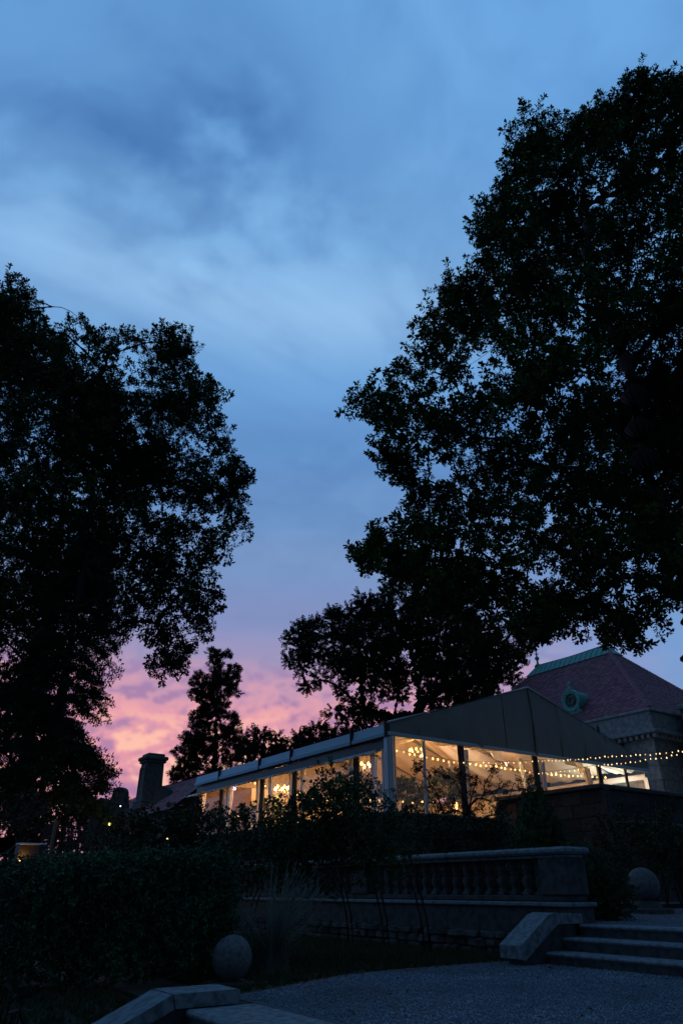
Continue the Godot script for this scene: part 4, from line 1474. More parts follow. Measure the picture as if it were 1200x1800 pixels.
func stairs() -> void:
	rng.seed = 61
	var t := thing("stone_steps", "wide flight of three pale stone steps up to the upper terrace", "steps", Vector3(8.3, LAND, -4))
	for k in 3:
		var y := LAND + 0.143 * k
		var x := 7.95 + 0.36 * k
		for j in 4:   # each step is laid from long stones
			var z0 := -6.98 + j * 2.6 + (0.5 * (k % 2) if j > 0 else 0.0)
			var z1 := -6.98 + (j + 1) * 2.6 - 0.008 + (0.5 * (k % 2))
			step_slab(t, "tread", x, x + (0.36 if k < 2 else 0.45), y - 0.2, y + 0.143, z0, z1, M.stone)
	t = thing("cheek_wall", "sloping stone cheek wall with a weathered slab at the left of the three steps", "stair wall", Vector3(8.0, LAND, -7.2))
	var b := MB.new()
	b.prism(PackedVector2Array([Vector2(7.6, 0.5), Vector2(8.7, 0.5), Vector2(8.7, 1.2), Vector2(8.25, 1.2), Vector2(7.6, 0.86)]), Transform3D(Basis(), Vector3(0, 0, -7.28)), 0.28)
	obj("wall", b, M.stone, t)
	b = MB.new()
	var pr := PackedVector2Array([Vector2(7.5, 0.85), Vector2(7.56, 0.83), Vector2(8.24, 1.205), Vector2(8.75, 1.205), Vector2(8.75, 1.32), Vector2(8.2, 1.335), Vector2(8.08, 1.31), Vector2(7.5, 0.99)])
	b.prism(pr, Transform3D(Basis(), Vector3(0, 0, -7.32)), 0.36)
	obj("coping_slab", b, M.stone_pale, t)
	# the lower flight, where the picture was taken from
	t = thing("lower_steps", "pale stone top step at the bottom edge, leading down from the gravel", "steps", Vector3(2.5, 0, -2))
	for k in 5:
		var x := 2.72 - 0.36 * k
		var y := LAND + 0.012 - 0.155 * k
		for j in 4:
			var z0 := -6.08 + j * 2.4 + (0.5 * (k % 2) if j > 0 else 0.0)
			step_slab(t, "tread", x, x + (0.62 if k == 0 else 0.37), y - 0.17, y, z0, -6.08 + (j + 1) * 2.4 - 0.008 + 0.5 * (k % 2), M.stone)
	t = thing("cheek_wall", "low stone kerb wall sloping down beside the bottom step, at lower left", "stair wall", Vector3(2.9, 0, -6.8))
	b = MB.new()
	b.prism(PackedVector2Array([Vector2(0.75, -0.02), Vector2(3.16, -0.02), Vector2(3.16, 0.785), Vector2(2.66, 0.785), Vector2(0.75, 0.0)]), Transform3D(Basis(), Vector3(0, 0, -6.47)), 0.34)
	obj("wall", b, M.stone, t)
	b = MB.new()
	b.prism(PackedVector2Array([Vector2(2.645, 0.788), Vector2(3.2, 0.788), Vector2(3.2, 0.87), Vector2(3.185, 0.885), Vector2(2.615, 0.885)]), Transform3D(Basis(), Vector3(0, 0, -6.52)), 0.43)
	obj("coping_slab", b, M.stone_pale, t)
	b = MB.new()
	b.prism(PackedVector2Array([Vector2(0.7, -0.02), Vector2(2.635, 0.785), Vector2(2.605, 0.88), Vector2(0.7, 0.08)]), Transform3D(Basis(), Vector3(0, 0, -6.52)), 0.43)
	obj("coping_slab", b, M.stone_pale, t)

func balustrade() -> void:
	rng.seed = 71
	var X := 8.85
	var z_end := -19.6
	var t := thing("balustrade", "long stone balustrade with turned balusters along the upper terrace", "balustrade", Vector3(X, TERR, -7))
	var b := MB.new()
	b.soft_box(Vector3(X - 0.24, 1.05, z_end), Vector3(X + 0.24, 1.39, -7.0), 0.02)
	obj("plinth", b, M.stone, t)
	b = MB.new()
	b.soft_box(Vector3(X - 0.29, 1.392, z_end), Vector3(X + 0.29, 1.45, -6.97), 0.015)
	obj("ledge", b, M.stone_pale, t)
	b = MB.new()
	b.soft_box(Vector3(X - 0.19, 1.452, z_end), Vector3(X + 0.19, 1.53, -7.05), 0.015)
	obj("base_rail", b, M.stone, t)
	var tops := [-7.02, -9.4, -11.95, -14.6, -17.2, z_end]
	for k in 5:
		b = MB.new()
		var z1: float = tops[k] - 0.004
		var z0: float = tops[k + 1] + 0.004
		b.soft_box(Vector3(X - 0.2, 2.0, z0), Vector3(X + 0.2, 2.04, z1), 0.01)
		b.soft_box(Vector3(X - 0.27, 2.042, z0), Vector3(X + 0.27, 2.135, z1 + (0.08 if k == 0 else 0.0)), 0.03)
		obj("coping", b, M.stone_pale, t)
	for z in [-7.27, -11.92, -17.2]:
		b = MB.new()
		b.soft_box(Vector3(X - 0.22, 1.533, z - 0.25), Vector3(X + 0.22, 1.998, z + 0.25), 0.015)
		obj("pier", b, M.stone, t)
	var lb := MB.new()
	var s := 0.47 / 0.62
	var pf := []
	for q in [[0.075, 0.05], [0.082, 0.075], [0.06, 0.1], [0.055, 0.13], [0.075, 0.2], [0.088, 0.25], [0.08, 0.3], [0.055, 0.34], [0.05, 0.36], [0.066, 0.37], [0.066, 0.385], [0.05, 0.4], [0.06, 0.43], [0.078, 0.48], [0.07, 0.53], [0.05, 0.56], [0.065, 0.575]]:
		pf.append(Vector2(q[0] * 0.9, q[1] * s))
	lb.lathe(pf, 14)
	lb.soft_box(Vector3(-0.075, 0, -0.075), Vector3(0.075, 0.055 * s, 0.075), 0.008)
	lb.soft_box(Vector3(-0.07, 0.57 * s, -0.07), Vector3(0.07, 0.62 * s, 0.07), 0.008)
	var me := lb.mesh()
	for r in [[-7.68, -11.5], [-12.34, -16.8], [-17.6, -19.5]]:
		var n := int((r[0] - r[1]) / 0.245)
		for k in n + 1:
			put("baluster", me, M.baluster[rng.randi() % 3], t, Transform3D(Basis(Vector3.UP, rnd(-0.06, 0.06)), Vector3(X, 1.529, lerpf(r[0], r[1], float(k) / n)) - t.position))
	# rubble wall underneath
	var w := thing("rubble_wall", "low wall of rough dark rubble stones under the balustrade, above the lawn", "wall", Vector3(X, LAND, -7))
	b = MB.new()
	b.box(Vector3(X - 0.17, 0.5, z_end), Vector3(X + 0.14, 1.06, -7.05))
	obj("core", b, M.mortar, w)
	var shapes := []
	for k in 8:
		b = MB.new()
		b.soft_box(Vector3(-0.5, -0.5, -0.5), Vector3(0.5, 0.5, 0.5), 0.22)
		var nv := b.v.duplicate()
		var done := {}
		for j in nv.size():
			var key := (nv[j] * 100).round()
			if not done.has(key): done[key] = nv[j] + rvec() * 0.09
			nv[j] = done[key]
		var c := MB.new()
		for j in range(0, b.i.size(), 3):
			c.tri(nv[b.i[j]], nv[b.i[j + 2]], nv[b.i[j + 1]])
		shapes.append(c.mesh())
	var y := 0.74
	while y < 1.02:
		var h := rnd(0.08, 0.13)
		var z := z_end
		while z < -7.1:
			var l := rnd(0.16, 0.42)
			put("stone", shapes[rng.randi() % 8], M.rubble[rng.randi() % 4], w, Transform3D(Basis(Vector3.RIGHT, rnd(-0.06, 0.06)).scaled_local(Vector3(rnd(0.14, 0.22), h * rnd(1.0, 1.15), l)), Vector3(X - 0.17 - rnd(0.0, 0.04), y + h / 2, z + l / 2) - w.position))
			z += l * 0.97
		y += h

func garden_things() -> void:
	rng.seed = 81
	# stone balls
	for g in [[Vector3(3.78, 0.0, -7.42), 0.2, LAND + 0.03, "round weathered stone ball at the end of the low kerb, beside the lawn"], [Vector3(13.31, 0, -9.03), 0.29, 1.405, "round pale stone ball on a low plinth beside the upper path"]]:
		var r: float = g[1]
		var t := thing("stone_ball", g[3], "stone ball", Vector3(g[0].x, LAND if r < 0.25 else TERR, g[0].z), "stone balls on plinths")
		var b := MB.new()
		var prof := []
		for k in 25:
			var w := PI * k / 24 - PI / 2
			prof.append(Vector2(cos(w) * r * (1.0 + 0.008 * sin(k * 3.0)), sin(w) * r))
		b.lathe(prof, 40, Transform3D(Basis(), Vector3(g[0].x, g[2] + r * 0.985, g[0].z)))
		obj("ball", b, M.ball, t)
		b = MB.new()
		var y0: float = t.position.y
		if r < 0.25:
			b.soft_box(Vector3(g[0].x - 0.22, y0 - 0.1, g[0].z - 0.2), Vector3(g[0].x + 0.2, g[2], g[0].z + 0.22), 0.02)
		else:
			b.soft_box(Vector3(g[0].x - 0.34, y0 - 0.05, g[0].z - 0.34), Vector3(g[0].x + 0.34, y0 + 0.1, g[0].z + 0.34), 0.03)
			b.lathe([Vector2(0.26, y0 + 0.1), Vector2(0.24, y0 + 0.18), Vector2(0.15, g[2] + 0.02)], 20, Transform3D(Basis(), Vector3(g[0].x, 0, g[0].z)))
		obj("plinth", b, M.stone, t)
	# lattice screens
	var laths := [[at(104, 1452, 18.0), at(156, 1450, 17.6), "brown lattice screen with square openings left of the chimney"], [at(172, 1452, 17.4), at(222, 1448, 17.0), "brown lattice screen with a yellow light behind it"]]
	var strip := MB.new()
	strip.box(Vector3(-0.5, -0.5, -0.5), Vector3(0.5, 0.5, 0.5))
	var sm := strip.mesh()
	for l in laths:
		var a: Vector3 = l[0]
		var c: Vector3 = l[1]
		c.y = a.y
		var d := (c - a).normalized()
		var len := a.distance_to(c)
		var t := thing("lattice_screen", l[2], "lattice screen", Vector3(a.x, TERR, a.z), "brown lattice screens")
		var fb := d.cross(Vector3.UP)
		var y1 := a.y - 0.02
		var y0 := y1 - 0.95
		var n := 8
		for k in n + 1:
			put("lath", sm, M.lattice, t, Transform3D(Basis(d * 0.035, Vector3.UP * (y1 - y0), fb * 0.012), a + d * (len * k / n) + Vector3(0, (y0 + y1) / 2 - a.y, 0) + fb * 0.008 - t.position))
		for k in 9:
			put("lath", sm, M.lattice, t, Transform3D(Basis(d * len, Vector3.UP * 0.035, fb * 0.012), a + d * len / 2 + Vector3(0, y0 + (y1 - y0) * k / 8.0 - a.y, 0) - fb * 0.008 - t.position))
		for k in 2:
			var q := a if k == 0 else c
			put("post", sm, M.lattice, t, Transform3D(Basis(d * 0.08, Vector3.UP * (y1 - LAND + 0.3), fb * 0.08), q + d * (-0.06 if k == 0 else 0.06) + Vector3(0, (y1 + LAND) / 2 - a.y, 0) - t.position))
	var t := thing("louvre_panel", "narrow panel of slanted dark slats with a pale post, left of the lattice", "screen", at(88, 1505, 18.0))
	var a := at(79, 1452, 18.3)
	var c := at(96, 1452, 17.9)
	c.y = a.y
	var d := (c - a).normalized()
	for k in 12:
		put("slat", sm, M.lattice, t, Transform3D(Basis(d * a.distance_to(c), Vector3(0.0, 0.05, 0) + d.cross(Vector3.UP) * 0.03, d.cross(Vector3.UP) * 0.012 - Vector3.UP * 0.008), (a + c) / 2 + Vector3(0, -0.07 * k, 0) - t.position))
	put("post", sm, mat(0.2, 0.14, 0.09, 0.8), t, Transform3D(Basis(d * 0.06, Vector3.UP * 1.4, d.cross(Vector3.UP) * 0.06), c + d * 0.05 + Vector3(0, -0.62, 0) - t.position))
	# square planters with pale rims, an amber uplight before the first
	for g in [[50.0, 14.0, "dark square planter with a pale rim, lit by an amber lamp"], [67.0, 14.3, "dark tapered planter with a pale rim beside the lit one"]]:
		var p := at(g[0], 1484, g[1])
		t = thing("planter", g[2], "planter", Vector3(p.x, 1.2, p.z), "planters by the amber lamp")
		var w := 0.17 if g[0] < 60 else 0.11
		var b := MB.new()
		b.hexa([p + Vector3(-w * 1.1, 1.2 - p.y, w * 1.1), p + Vector3(w * 1.1, 1.2 - p.y, w * 1.1), p + Vector3(w * 1.1, 1.2 - p.y, -w * 1.1), p + Vector3(-w * 1.1, 1.2 - p.y, -w * 1.1), p + Vector3(-w, -0.02, w), p + Vector3(w, -0.02, w), p + Vector3(w, -0.02, -w), p + Vector3(-w, -0.02, -w)])
		obj("box", b, mat(0.09, 0.075, 0.06, 0.7), t)
		b = MB.new()
		b.soft_box(p + Vector3(-w - 0.02, -0.018, -w - 0.02), p + Vector3(w + 0.02, 0.012, w + 0.02), 0.008)
		obj("rim", b, M.pale_paint, t)
	var up := at(36, 1514, 13.74)
	t = thing("uplight", "small amber garden uplight at the foot of the square planter", "lamp", up)
	var bb := MB.new()
	bb.lathe([Vector2(0.05, -0.08), Vector2(0.05, 0.0), Vector2(0.04, 0.0)], 10, Transform3D(Basis(), up))
	obj("housing", bb, M.iron, t)
	bb = MB.new()
	bb.lathe([Vector2(0, 0.0), Vector2(0.03, 0.012), Vector2(0.036, -0.02)], 10, Transform3D(Basis(), up))
	obj("lamp_face", bb, M.bulb, t)
	lamp(up + Vector3(0, 0.05, 0), 1.0, 0.45, 0.06, 0.02, 0.02, "uplight_glow")
	# pale round table top tipped up on its side
	var rp := at(4, 1487, 12.0)
	t = thing("round_table", "pale round garden table tipped on its side at the left edge", "table", Vector3(rp.x, 1.2, rp.z))
	bb = MB.new()
	var look := Vector3(-0.45, 0.8, 0.5).normalized()
	var bs := Basis(look.cross(Vector3.UP).normalized(), look, look.cross(look.cross(Vector3.UP).normalized())).orthonormalized()
	bb.lathe([Vector2(0, -0.02), Vector2(0.2, -0.02), Vector2(0.215, 0.0), Vector2(0.2, 0.02), Vector2(0, 0.02)], 24, Transform3D(bs, rp))
	obj("tabletop", bb, M.pale_paint, t)
	bb = MB.new()
	for k in 3:
		bb.tube([rp - look * 0.03, rp - look * 0.5 + bs.x * 0.25 * cos(k * 2.1) + bs.z * 0.25 * sin(k * 2.1)], [0.015, 0.012], 6)
	obj("leg", bb, M.iron, t)
	# small lamps by the lodge
	for g in [[212.0, 1417.0, 46.0, "small white lamp on the round-topped gable of the lodge", 0.04, Color(1, 0.95, 0.9), 0.2], [193.0, 1449.0, 19.5, "small yellow garden lamp behind the right lattice screen", 0.03, Color(1, 0.7, 0.15), 0.4], [294.0, 1474.0, 16.0, "small yellow garden lamp in the hedge under the lodge", 0.018, Color(1, 0.7, 0.2), 0.1]]:
		var p := at(g[0], g[1], g[2])
		t = thing("garden_lamp", g[3], "lamp", p, "small garden lamps")
		bb = MB.new()
		var r: float = g[4]
		bb.lathe([Vector2(0, -r), Vector2(r, -r * 0.4), Vector2(r, r * 0.4), Vector2(0, r)], 10, Transform3D(Basis(), p))
		obj("bulb", bb, glow(g[5].r, g[5].g, g[5].b, 3.0), t)
		bb = MB.new()
		bb.lathe([Vector2(r * 1.5, r * 1.01), Vector2(r * 0.3, r * 1.6), Vector2(0, r * 1.7)], 10, Transform3D(Basis(), p))
		bb.tube([p - Vector3(0, r, 0), p - Vector3(0, r + 0.5, 0)], [0.02, 0.02], 6)
		obj("fitting", bb, M.iron, t)
		lamp(p, g[5].r, g[5].g, g[5].b, g[6], r * 0.8, "garden_light")

func trees() -> void:
	var oak := [sprig(101, 0.55, 30, 0.17, 0.038, true, 10), sprig(102, 0.42, 24, 0.17, 0.04, true, 11), sprig(103, 0.68, 36, 0.16, 0.036, true, 10)]
	var far_leaf := [sprig(111, 0.9, 60, 0.15, 0.05, true, 8, 0.008), sprig(112, 0.8, 54, 0.16, 0.055, true, 8, 0.008)]
	var r_big := [[1112, 168, 38], [1165, 178, 40], [1095, 205, 38], [1040, 235, 45], [985, 235, 36], [930, 225, 30], [945, 275, 40], [905, 315, 34], [960, 330, 55], [870, 365, 30], [900, 395, 48], [858, 402, 24], [905, 455, 48], [850, 490, 33], [800, 500, 28], [785, 525, 20], [840, 545, 45], [800, 590, 42], [757, 607, 24], [765, 655, 42], [705, 668, 27], [720, 705, 42], [645, 708, 30], [675, 748, 30], [690, 800, 25], [676, 815, 16], [745, 765, 45],
		[735, 850, 34], [765, 905, 50], [740, 960, 45], [685, 958, 27], [658, 970, 16], [710, 1000, 34], [770, 1010, 50], [830, 1030, 48], [890, 1050, 36], [935, 1090, 30], [952, 1120, 15], [985, 1060, 42], [1030, 1078, 30], [1080, 1085, 32], [1100, 1108, 16], [1145, 1070, 32], [1180, 1045, 32], [705, 985, 42], [725, 1028, 38], [780, 1050, 46], [840, 1066, 46], [885, 1082, 34], [942, 1108, 24], [1000, 1085, 38], [925, 1060, 38], [690, 720, 34], [860, 430, 34], [770, 560, 30], [930, 260, 32], [1065, 220, 34]]
	var r_in := [[1130, 260, 75], [1180, 330, 90], [1050, 320, 80], [1000, 430, 90], [1110, 440, 100], [930, 540, 80], [1030, 560, 100], [1140, 600, 110], [880, 650, 90], [980, 690, 110], [1090, 740, 110], [830, 770, 80], [920, 820, 100], [1020, 870, 110], [1150, 860, 100], [830, 900, 75], [900, 960, 85], [1000, 975, 80], [1100, 980, 75], [1180, 950, 70],
		[1230, 500, 120], [1260, 700, 130], [1250, 900, 110], [1300, 350, 130], [1230, 200, 90], [1380, 600, 150], [1380, 850, 120], [1300, 1010, 70], [1400, 300, 140], [1520, 500, 150], [1540, 800, 150], [1450, 150, 120]]
	var tp := []
	var foot := at(1200, 1050, 18.0)
	foot.y = TERR
	for y in [TERR - 0.1, 4.0, 8.0, 12.0, 17.0, 22.0, 27.0, 30.0]:
		tp.append(Vector3(foot.x + 0.3 * sin(y), y, foot.z + 0.25 * cos(y * 0.7)))
	var L := lobes_at(r_big, 15.5, 20.5, 1, 1.5)
	L.append_array(lobes_at(r_in, 13.5, 22.5, 2, 0.8))
	rng.seed = 77
	for k in 16:   # the side of the crown that reaches out over the path, above the frame
		var w := rnd(-0.3, 2.3)
		var rr := rnd(4.0, 9.5)
		L.append([Vector3(foot.x + rr * sin(w) * 0.8 - rr * cos(w) * 0.3, rnd(12.0, 25.0) - rr * 0.3, foot.z + rr * cos(w) * 0.9 + 2.0), rnd(1.6, 2.4), 0.7])
	tree("oak_tree", "huge dark oak reaching in from the right with star-shaped leaf clusters", "tree", "large oaks framing the sky", 1001, tp, 0.62, L, oak, {"cluster": 0.55, "fill": 4.2, "per": 13.0, "size": 1.0, "tint": Color(0.042, 0.09, 0.02)})
	var l_big := [[20, 515, 30], [45, 540, 32], [5, 560, 45], [90, 585, 30], [145, 580, 26], [190, 610, 32], [240, 595, 27], [290, 600, 27], [320, 600, 14], [310, 640, 42], [365, 680, 25], [340, 700, 42], [300, 730, 48], [372, 755, 30], [400, 800, 27], [412, 838, 20], [428, 862, 14], [412, 885, 28], [380, 860, 48], [415, 930, 24], [388, 960, 32], [330, 960, 48], [345, 1010, 32], [280, 1000, 48], [362, 1060, 24], [310, 1060, 46, 0.8], [345, 1110, 26, 0.8], [300, 1130, 26, 0.7], [290, 1180, 18], [320, 1160, 14], [240, 1090, 45, 0.7], [200, 1110, 30, 0.8], [250, 1050, 40, 0.7]]
	var l_in := [[60, 640, 80], [150, 680, 90], [230, 700, 80], [80, 780, 110], [190, 800, 110], [290, 830, 80], [100, 920, 110], [220, 930, 85], [60, 1040, 110], [160, 1030, 75], [-60, 700, 130], [-80, 900, 140], [-60, 1080, 110], [110, 1130, 60], [20, 590, 60], [-100, 560, 110]]
	foot = at(40, 1380, 25.0)
	tp = []
	for y in [LAND, 3.5, 7.0, 11.0, 16.0, 20.0, 24.0]:
		tp.append(Vector3(foot.x + 0.35 * sin(y * 0.5), y, foot.z + 0.3 * cos(y * 0.4)))
	L = lobes_at(l_big, 22.5, 28.5, 3, 1.1)
	L.append_array(lobes_at(l_in, 20.0, 31.0, 4, 0.85))
	var left_oak := tree("oak_tree", "big dark oak filling the left side above the hedge and lattice", "tree", "large oaks framing the sky", 1002, tp, 0.55, L, oak, {"cluster": 0.62, "fill": 4.6, "per": 14.0, "size": 1.0, "tint": Color(0.034, 0.066, 0.022), "bare": 0.3, "thin": 0.012})
	shade_oaks(left_oak)
	L = lobes_at([[60, 1180, 70], [20, 1250, 75], [70, 1270, 55], [35, 1330, 60], [95, 1200, 45], [115, 1240, 35], [100, 1300, 40], [-40, 1200, 80], [-30, 1320, 70], [60, 1370, 40], [110, 1350, 30]], 27.0, 31.0, 7)
	foot = at(45, 1400, 29.5)
	tree("small_tree", "dark broadleaf tree below the big left oak, its foliage almost down to the lattice", "tree", "", 1014, [Vector3(foot.x, LAND, foot.z), Vector3(foot.x, 4.0, foot.z), at(45, 1300, 29.5), at(45, 1230, 29.5)], 0.25, L, oak, {"cluster": 0.6, "fill": 3.6, "per": 12.0, "size": 0.9, "tint": Color(0.024, 0.045, 0.016), "bare": 0.2})
	var nd := [sprig(121, 0.62, 44, 0.085, 0.016, false, 8), sprig(122, 0.5, 38, 0.085, 0.016, false, 8)]
	var sp := at(72, 1380, 21.0)
	conifer("spruce_tree", "dark drooping spruce at the far left, its right edge against the pink sky", 1003, Vector3(sp.x, LAND, sp.z), 12.5, 3.2, 2.3, nd)
	var tuft := [needle_sprig(131, 0.55, 12, 0.13, false), needle_sprig(132, 0.7, 14, 0.13, false)]
	rng.seed = 1404
	var pine := []
	var wide := [[1150, 20], [1162, 34], [1176, 36], [1190, 42], [1205, 38], [1218, 40], [1232, 28], [1246, 26], [1260, 36], [1275, 42], [1290, 56], [1305, 60], [1320, 62], [1336, 64], [1352, 62], [1368, 64], [1384, 60]]
	for w in wide:
		var n := int(w[1] * 2.0 / 11.0)
		for q in n:
			var x: float = 382.0 - (w[0] - 1150) * 0.07 + lerpf(-w[1], w[1], (q + rnd(0.2, 0.8)) / n)
			if rng.randf() < 0.16: continue
			pine.append([x, w[0] + absf(x - 375.0) * 0.08 + rnd(-4.0, 4.0), rnd(8.0, 14.0)])
	foot = at(368, 1400, 60.0)
	tp = []
	for y in [DECK, 9.0, 13.0, 17.0, 20.0]:
		tp.append(Vector3(foot.x + 0.2 * sin(y), y, foot.z))
	tree("pine_tree", "tall dark pine with layered limbs against the pink sky left of the tent", "tree", "", 1004, tp, 0.42, lobes_at(pine, 58.5, 61.5, 5), tuft, {"cluster": 0.34, "fill": 2.6, "per": 8.0, "size": 0.75, "flat": 0.4, "tint": Color(0.022, 0.036, 0.022), "bare": 0.2, "thin": 0.02})
	var mid := [[520, 1130, 20], [545, 1105, 26], [585, 1090, 22], [510, 1160, 13], [535, 1170, 20], [560, 1140, 32], [600, 1125, 36], [540, 1205, 11], [560, 1190, 16], [600, 1170, 32], [640, 1090, 38], [680, 1072, 27], [650, 1130, 46], [700, 1110, 46], [740, 1078, 30], [790, 1075, 30], [760, 1130, 50], [820, 1110, 40], [700, 1170, 44], [770, 1180, 48], [830, 1160, 42], [870, 1138, 33], [900, 1150, 22], [916, 1158, 11], [880, 1185, 32], [850, 1205, 32], [900, 1200, 15], [640, 1180, 34], [600, 1215, 14], [620, 1235, 20], [660, 1212, 18], [800, 1215, 32], [610, 1270, 22], [655, 1255, 16], [830, 1240, 30], [640, 1062, 24], [682, 1052, 24], [722, 1060, 22], [530, 1116, 26], [770, 1060, 26], [780, 1255, 28], [690, 1270, 20], [860, 1235, 26], [810, 1265, 26], [700, 1215, 26], [760, 1225, 26], [590, 1250, 18], [640, 1250, 20]]
	foot = at(742, 1300, 65.0)
	tp = [Vector3(foot.x, DECK - 0.2, foot.z), Vector3(foot.x - 0.2, 10, foot.z), at(738, 1262, 65.0), at(735, 1215, 65.0), at(725, 1165, 65.0), at(715, 1115, 65.0)]
	tree("oak_tree", "broad dark oak with bare forked limbs behind the tent roof", "tree", "", 1005, tp, 0.95, lobes_at(mid, 60.0, 70.0, 6), far_leaf, {"cluster": 0.62, "fill": 3.6, "per": 11.0, "size": 1.0, "tint": Color(0.02, 0.034, 0.013), "bare": 0.4, "thin": 0.025})
	var k := 0
	for g in [[[[460, 1295, 21], [440, 1315, 18], [482, 1300, 18], [500, 1318, 20], [455, 1332, 25], [490, 1335, 25]], 465, 52.0, "small dark round tree behind the tent eave, right of the pine"],
			[[[525, 1297, 20], [555, 1285, 20], [540, 1312, 25], [520, 1325, 22]], 535, 55.0, "small dark tree behind the middle of the tent's left eave"],
			[[[580, 1290, 18], [610, 1298, 22], [575, 1312, 25], [640, 1288, 18], [660, 1275, 16], [615, 1315, 25]], 600, 57.0, "small dark tree behind the tent's left eave, under the broad oak"]]:
		foot = at(g[1], 1420, g[2])
		var c := at(g[1], 1330, g[2])
		tree("small_tree", g[3], "tree", "small trees behind the tent", 1100 + k, [Vector3(foot.x, 3.0, foot.z), Vector3(foot.x, 5.5, foot.z), c], 0.2, lobes_at(g[0], g[2] - 2.0, g[2] + 2.0, 20 + k), far_leaf, {"cluster": 0.8, "fill": 7.0, "per": 15.0, "size": 0.85, "tint": Color(0.024, 0.022, 0.013), "thin": 0.02})
		k += 1
	for g in [[[[168, 1392, 8], [148, 1404, 16], [140, 1428, 20], [128, 1404, 18]], 140, 40.0, "dark leafy tree beside the left end of the lodge"],
			[[[120, 1395, 26], [135, 1425, 30], [95, 1415, 30]], 115, 38.0, "dark leafy tree between the spruce and the lodge"],
			[[[60, 1420, 32], [20, 1410, 40], [40, 1450, 30]], 40, 36.0, "dark leafy tree low at the left edge behind the spruce trunk"]]:
		foot = at(g[1], 1480, g[2])
		tree("small_tree", g[3], "tree", "small trees by the lodge", 1200 + k, [Vector3(foot.x, LAND, foot.z), at(g[1], 1450, g[2]), at(g[1], 1420, g[2])], 0.15, lobes_at(g[0], g[2] - 2.0, g[2] + 2.0, 30 + k), far_leaf, {"cluster": 0.7, "fill": 6.5, "per": 13.0, "size": 0.7, "tint": Color(0.018, 0.03, 0.012), "thin": 0.02})
		k += 1

# unseen oaks, added out of frame so they shade the gable and stonework
func shade_oaks(oak: Node3D) -> void:
	var n := 0
	for p in [[Vector3(-4, 0, 19), 0.4, "behind the viewpoint, straight back"], [Vector3(15, 0, 17), 2.0, "behind the viewpoint, to the right of the path"], [Vector3(31, 1.2, 6), 3.3, "on the upper terrace, right of the frame"], [Vector3(-15, 0, 4), 4.4, "left of the viewpoint, beyond the hedge end"]]:
		var c := oak.duplicate()
		c.name = numbered("oak_tree", self)
		add_child(c, true)
		c.position = p[0]
		c.rotation.y = p[1]
		tag(c, "unseen oak added for shade outside the picture, " + p[2], "tree", "unseen oaks added for shade")
		n += 1

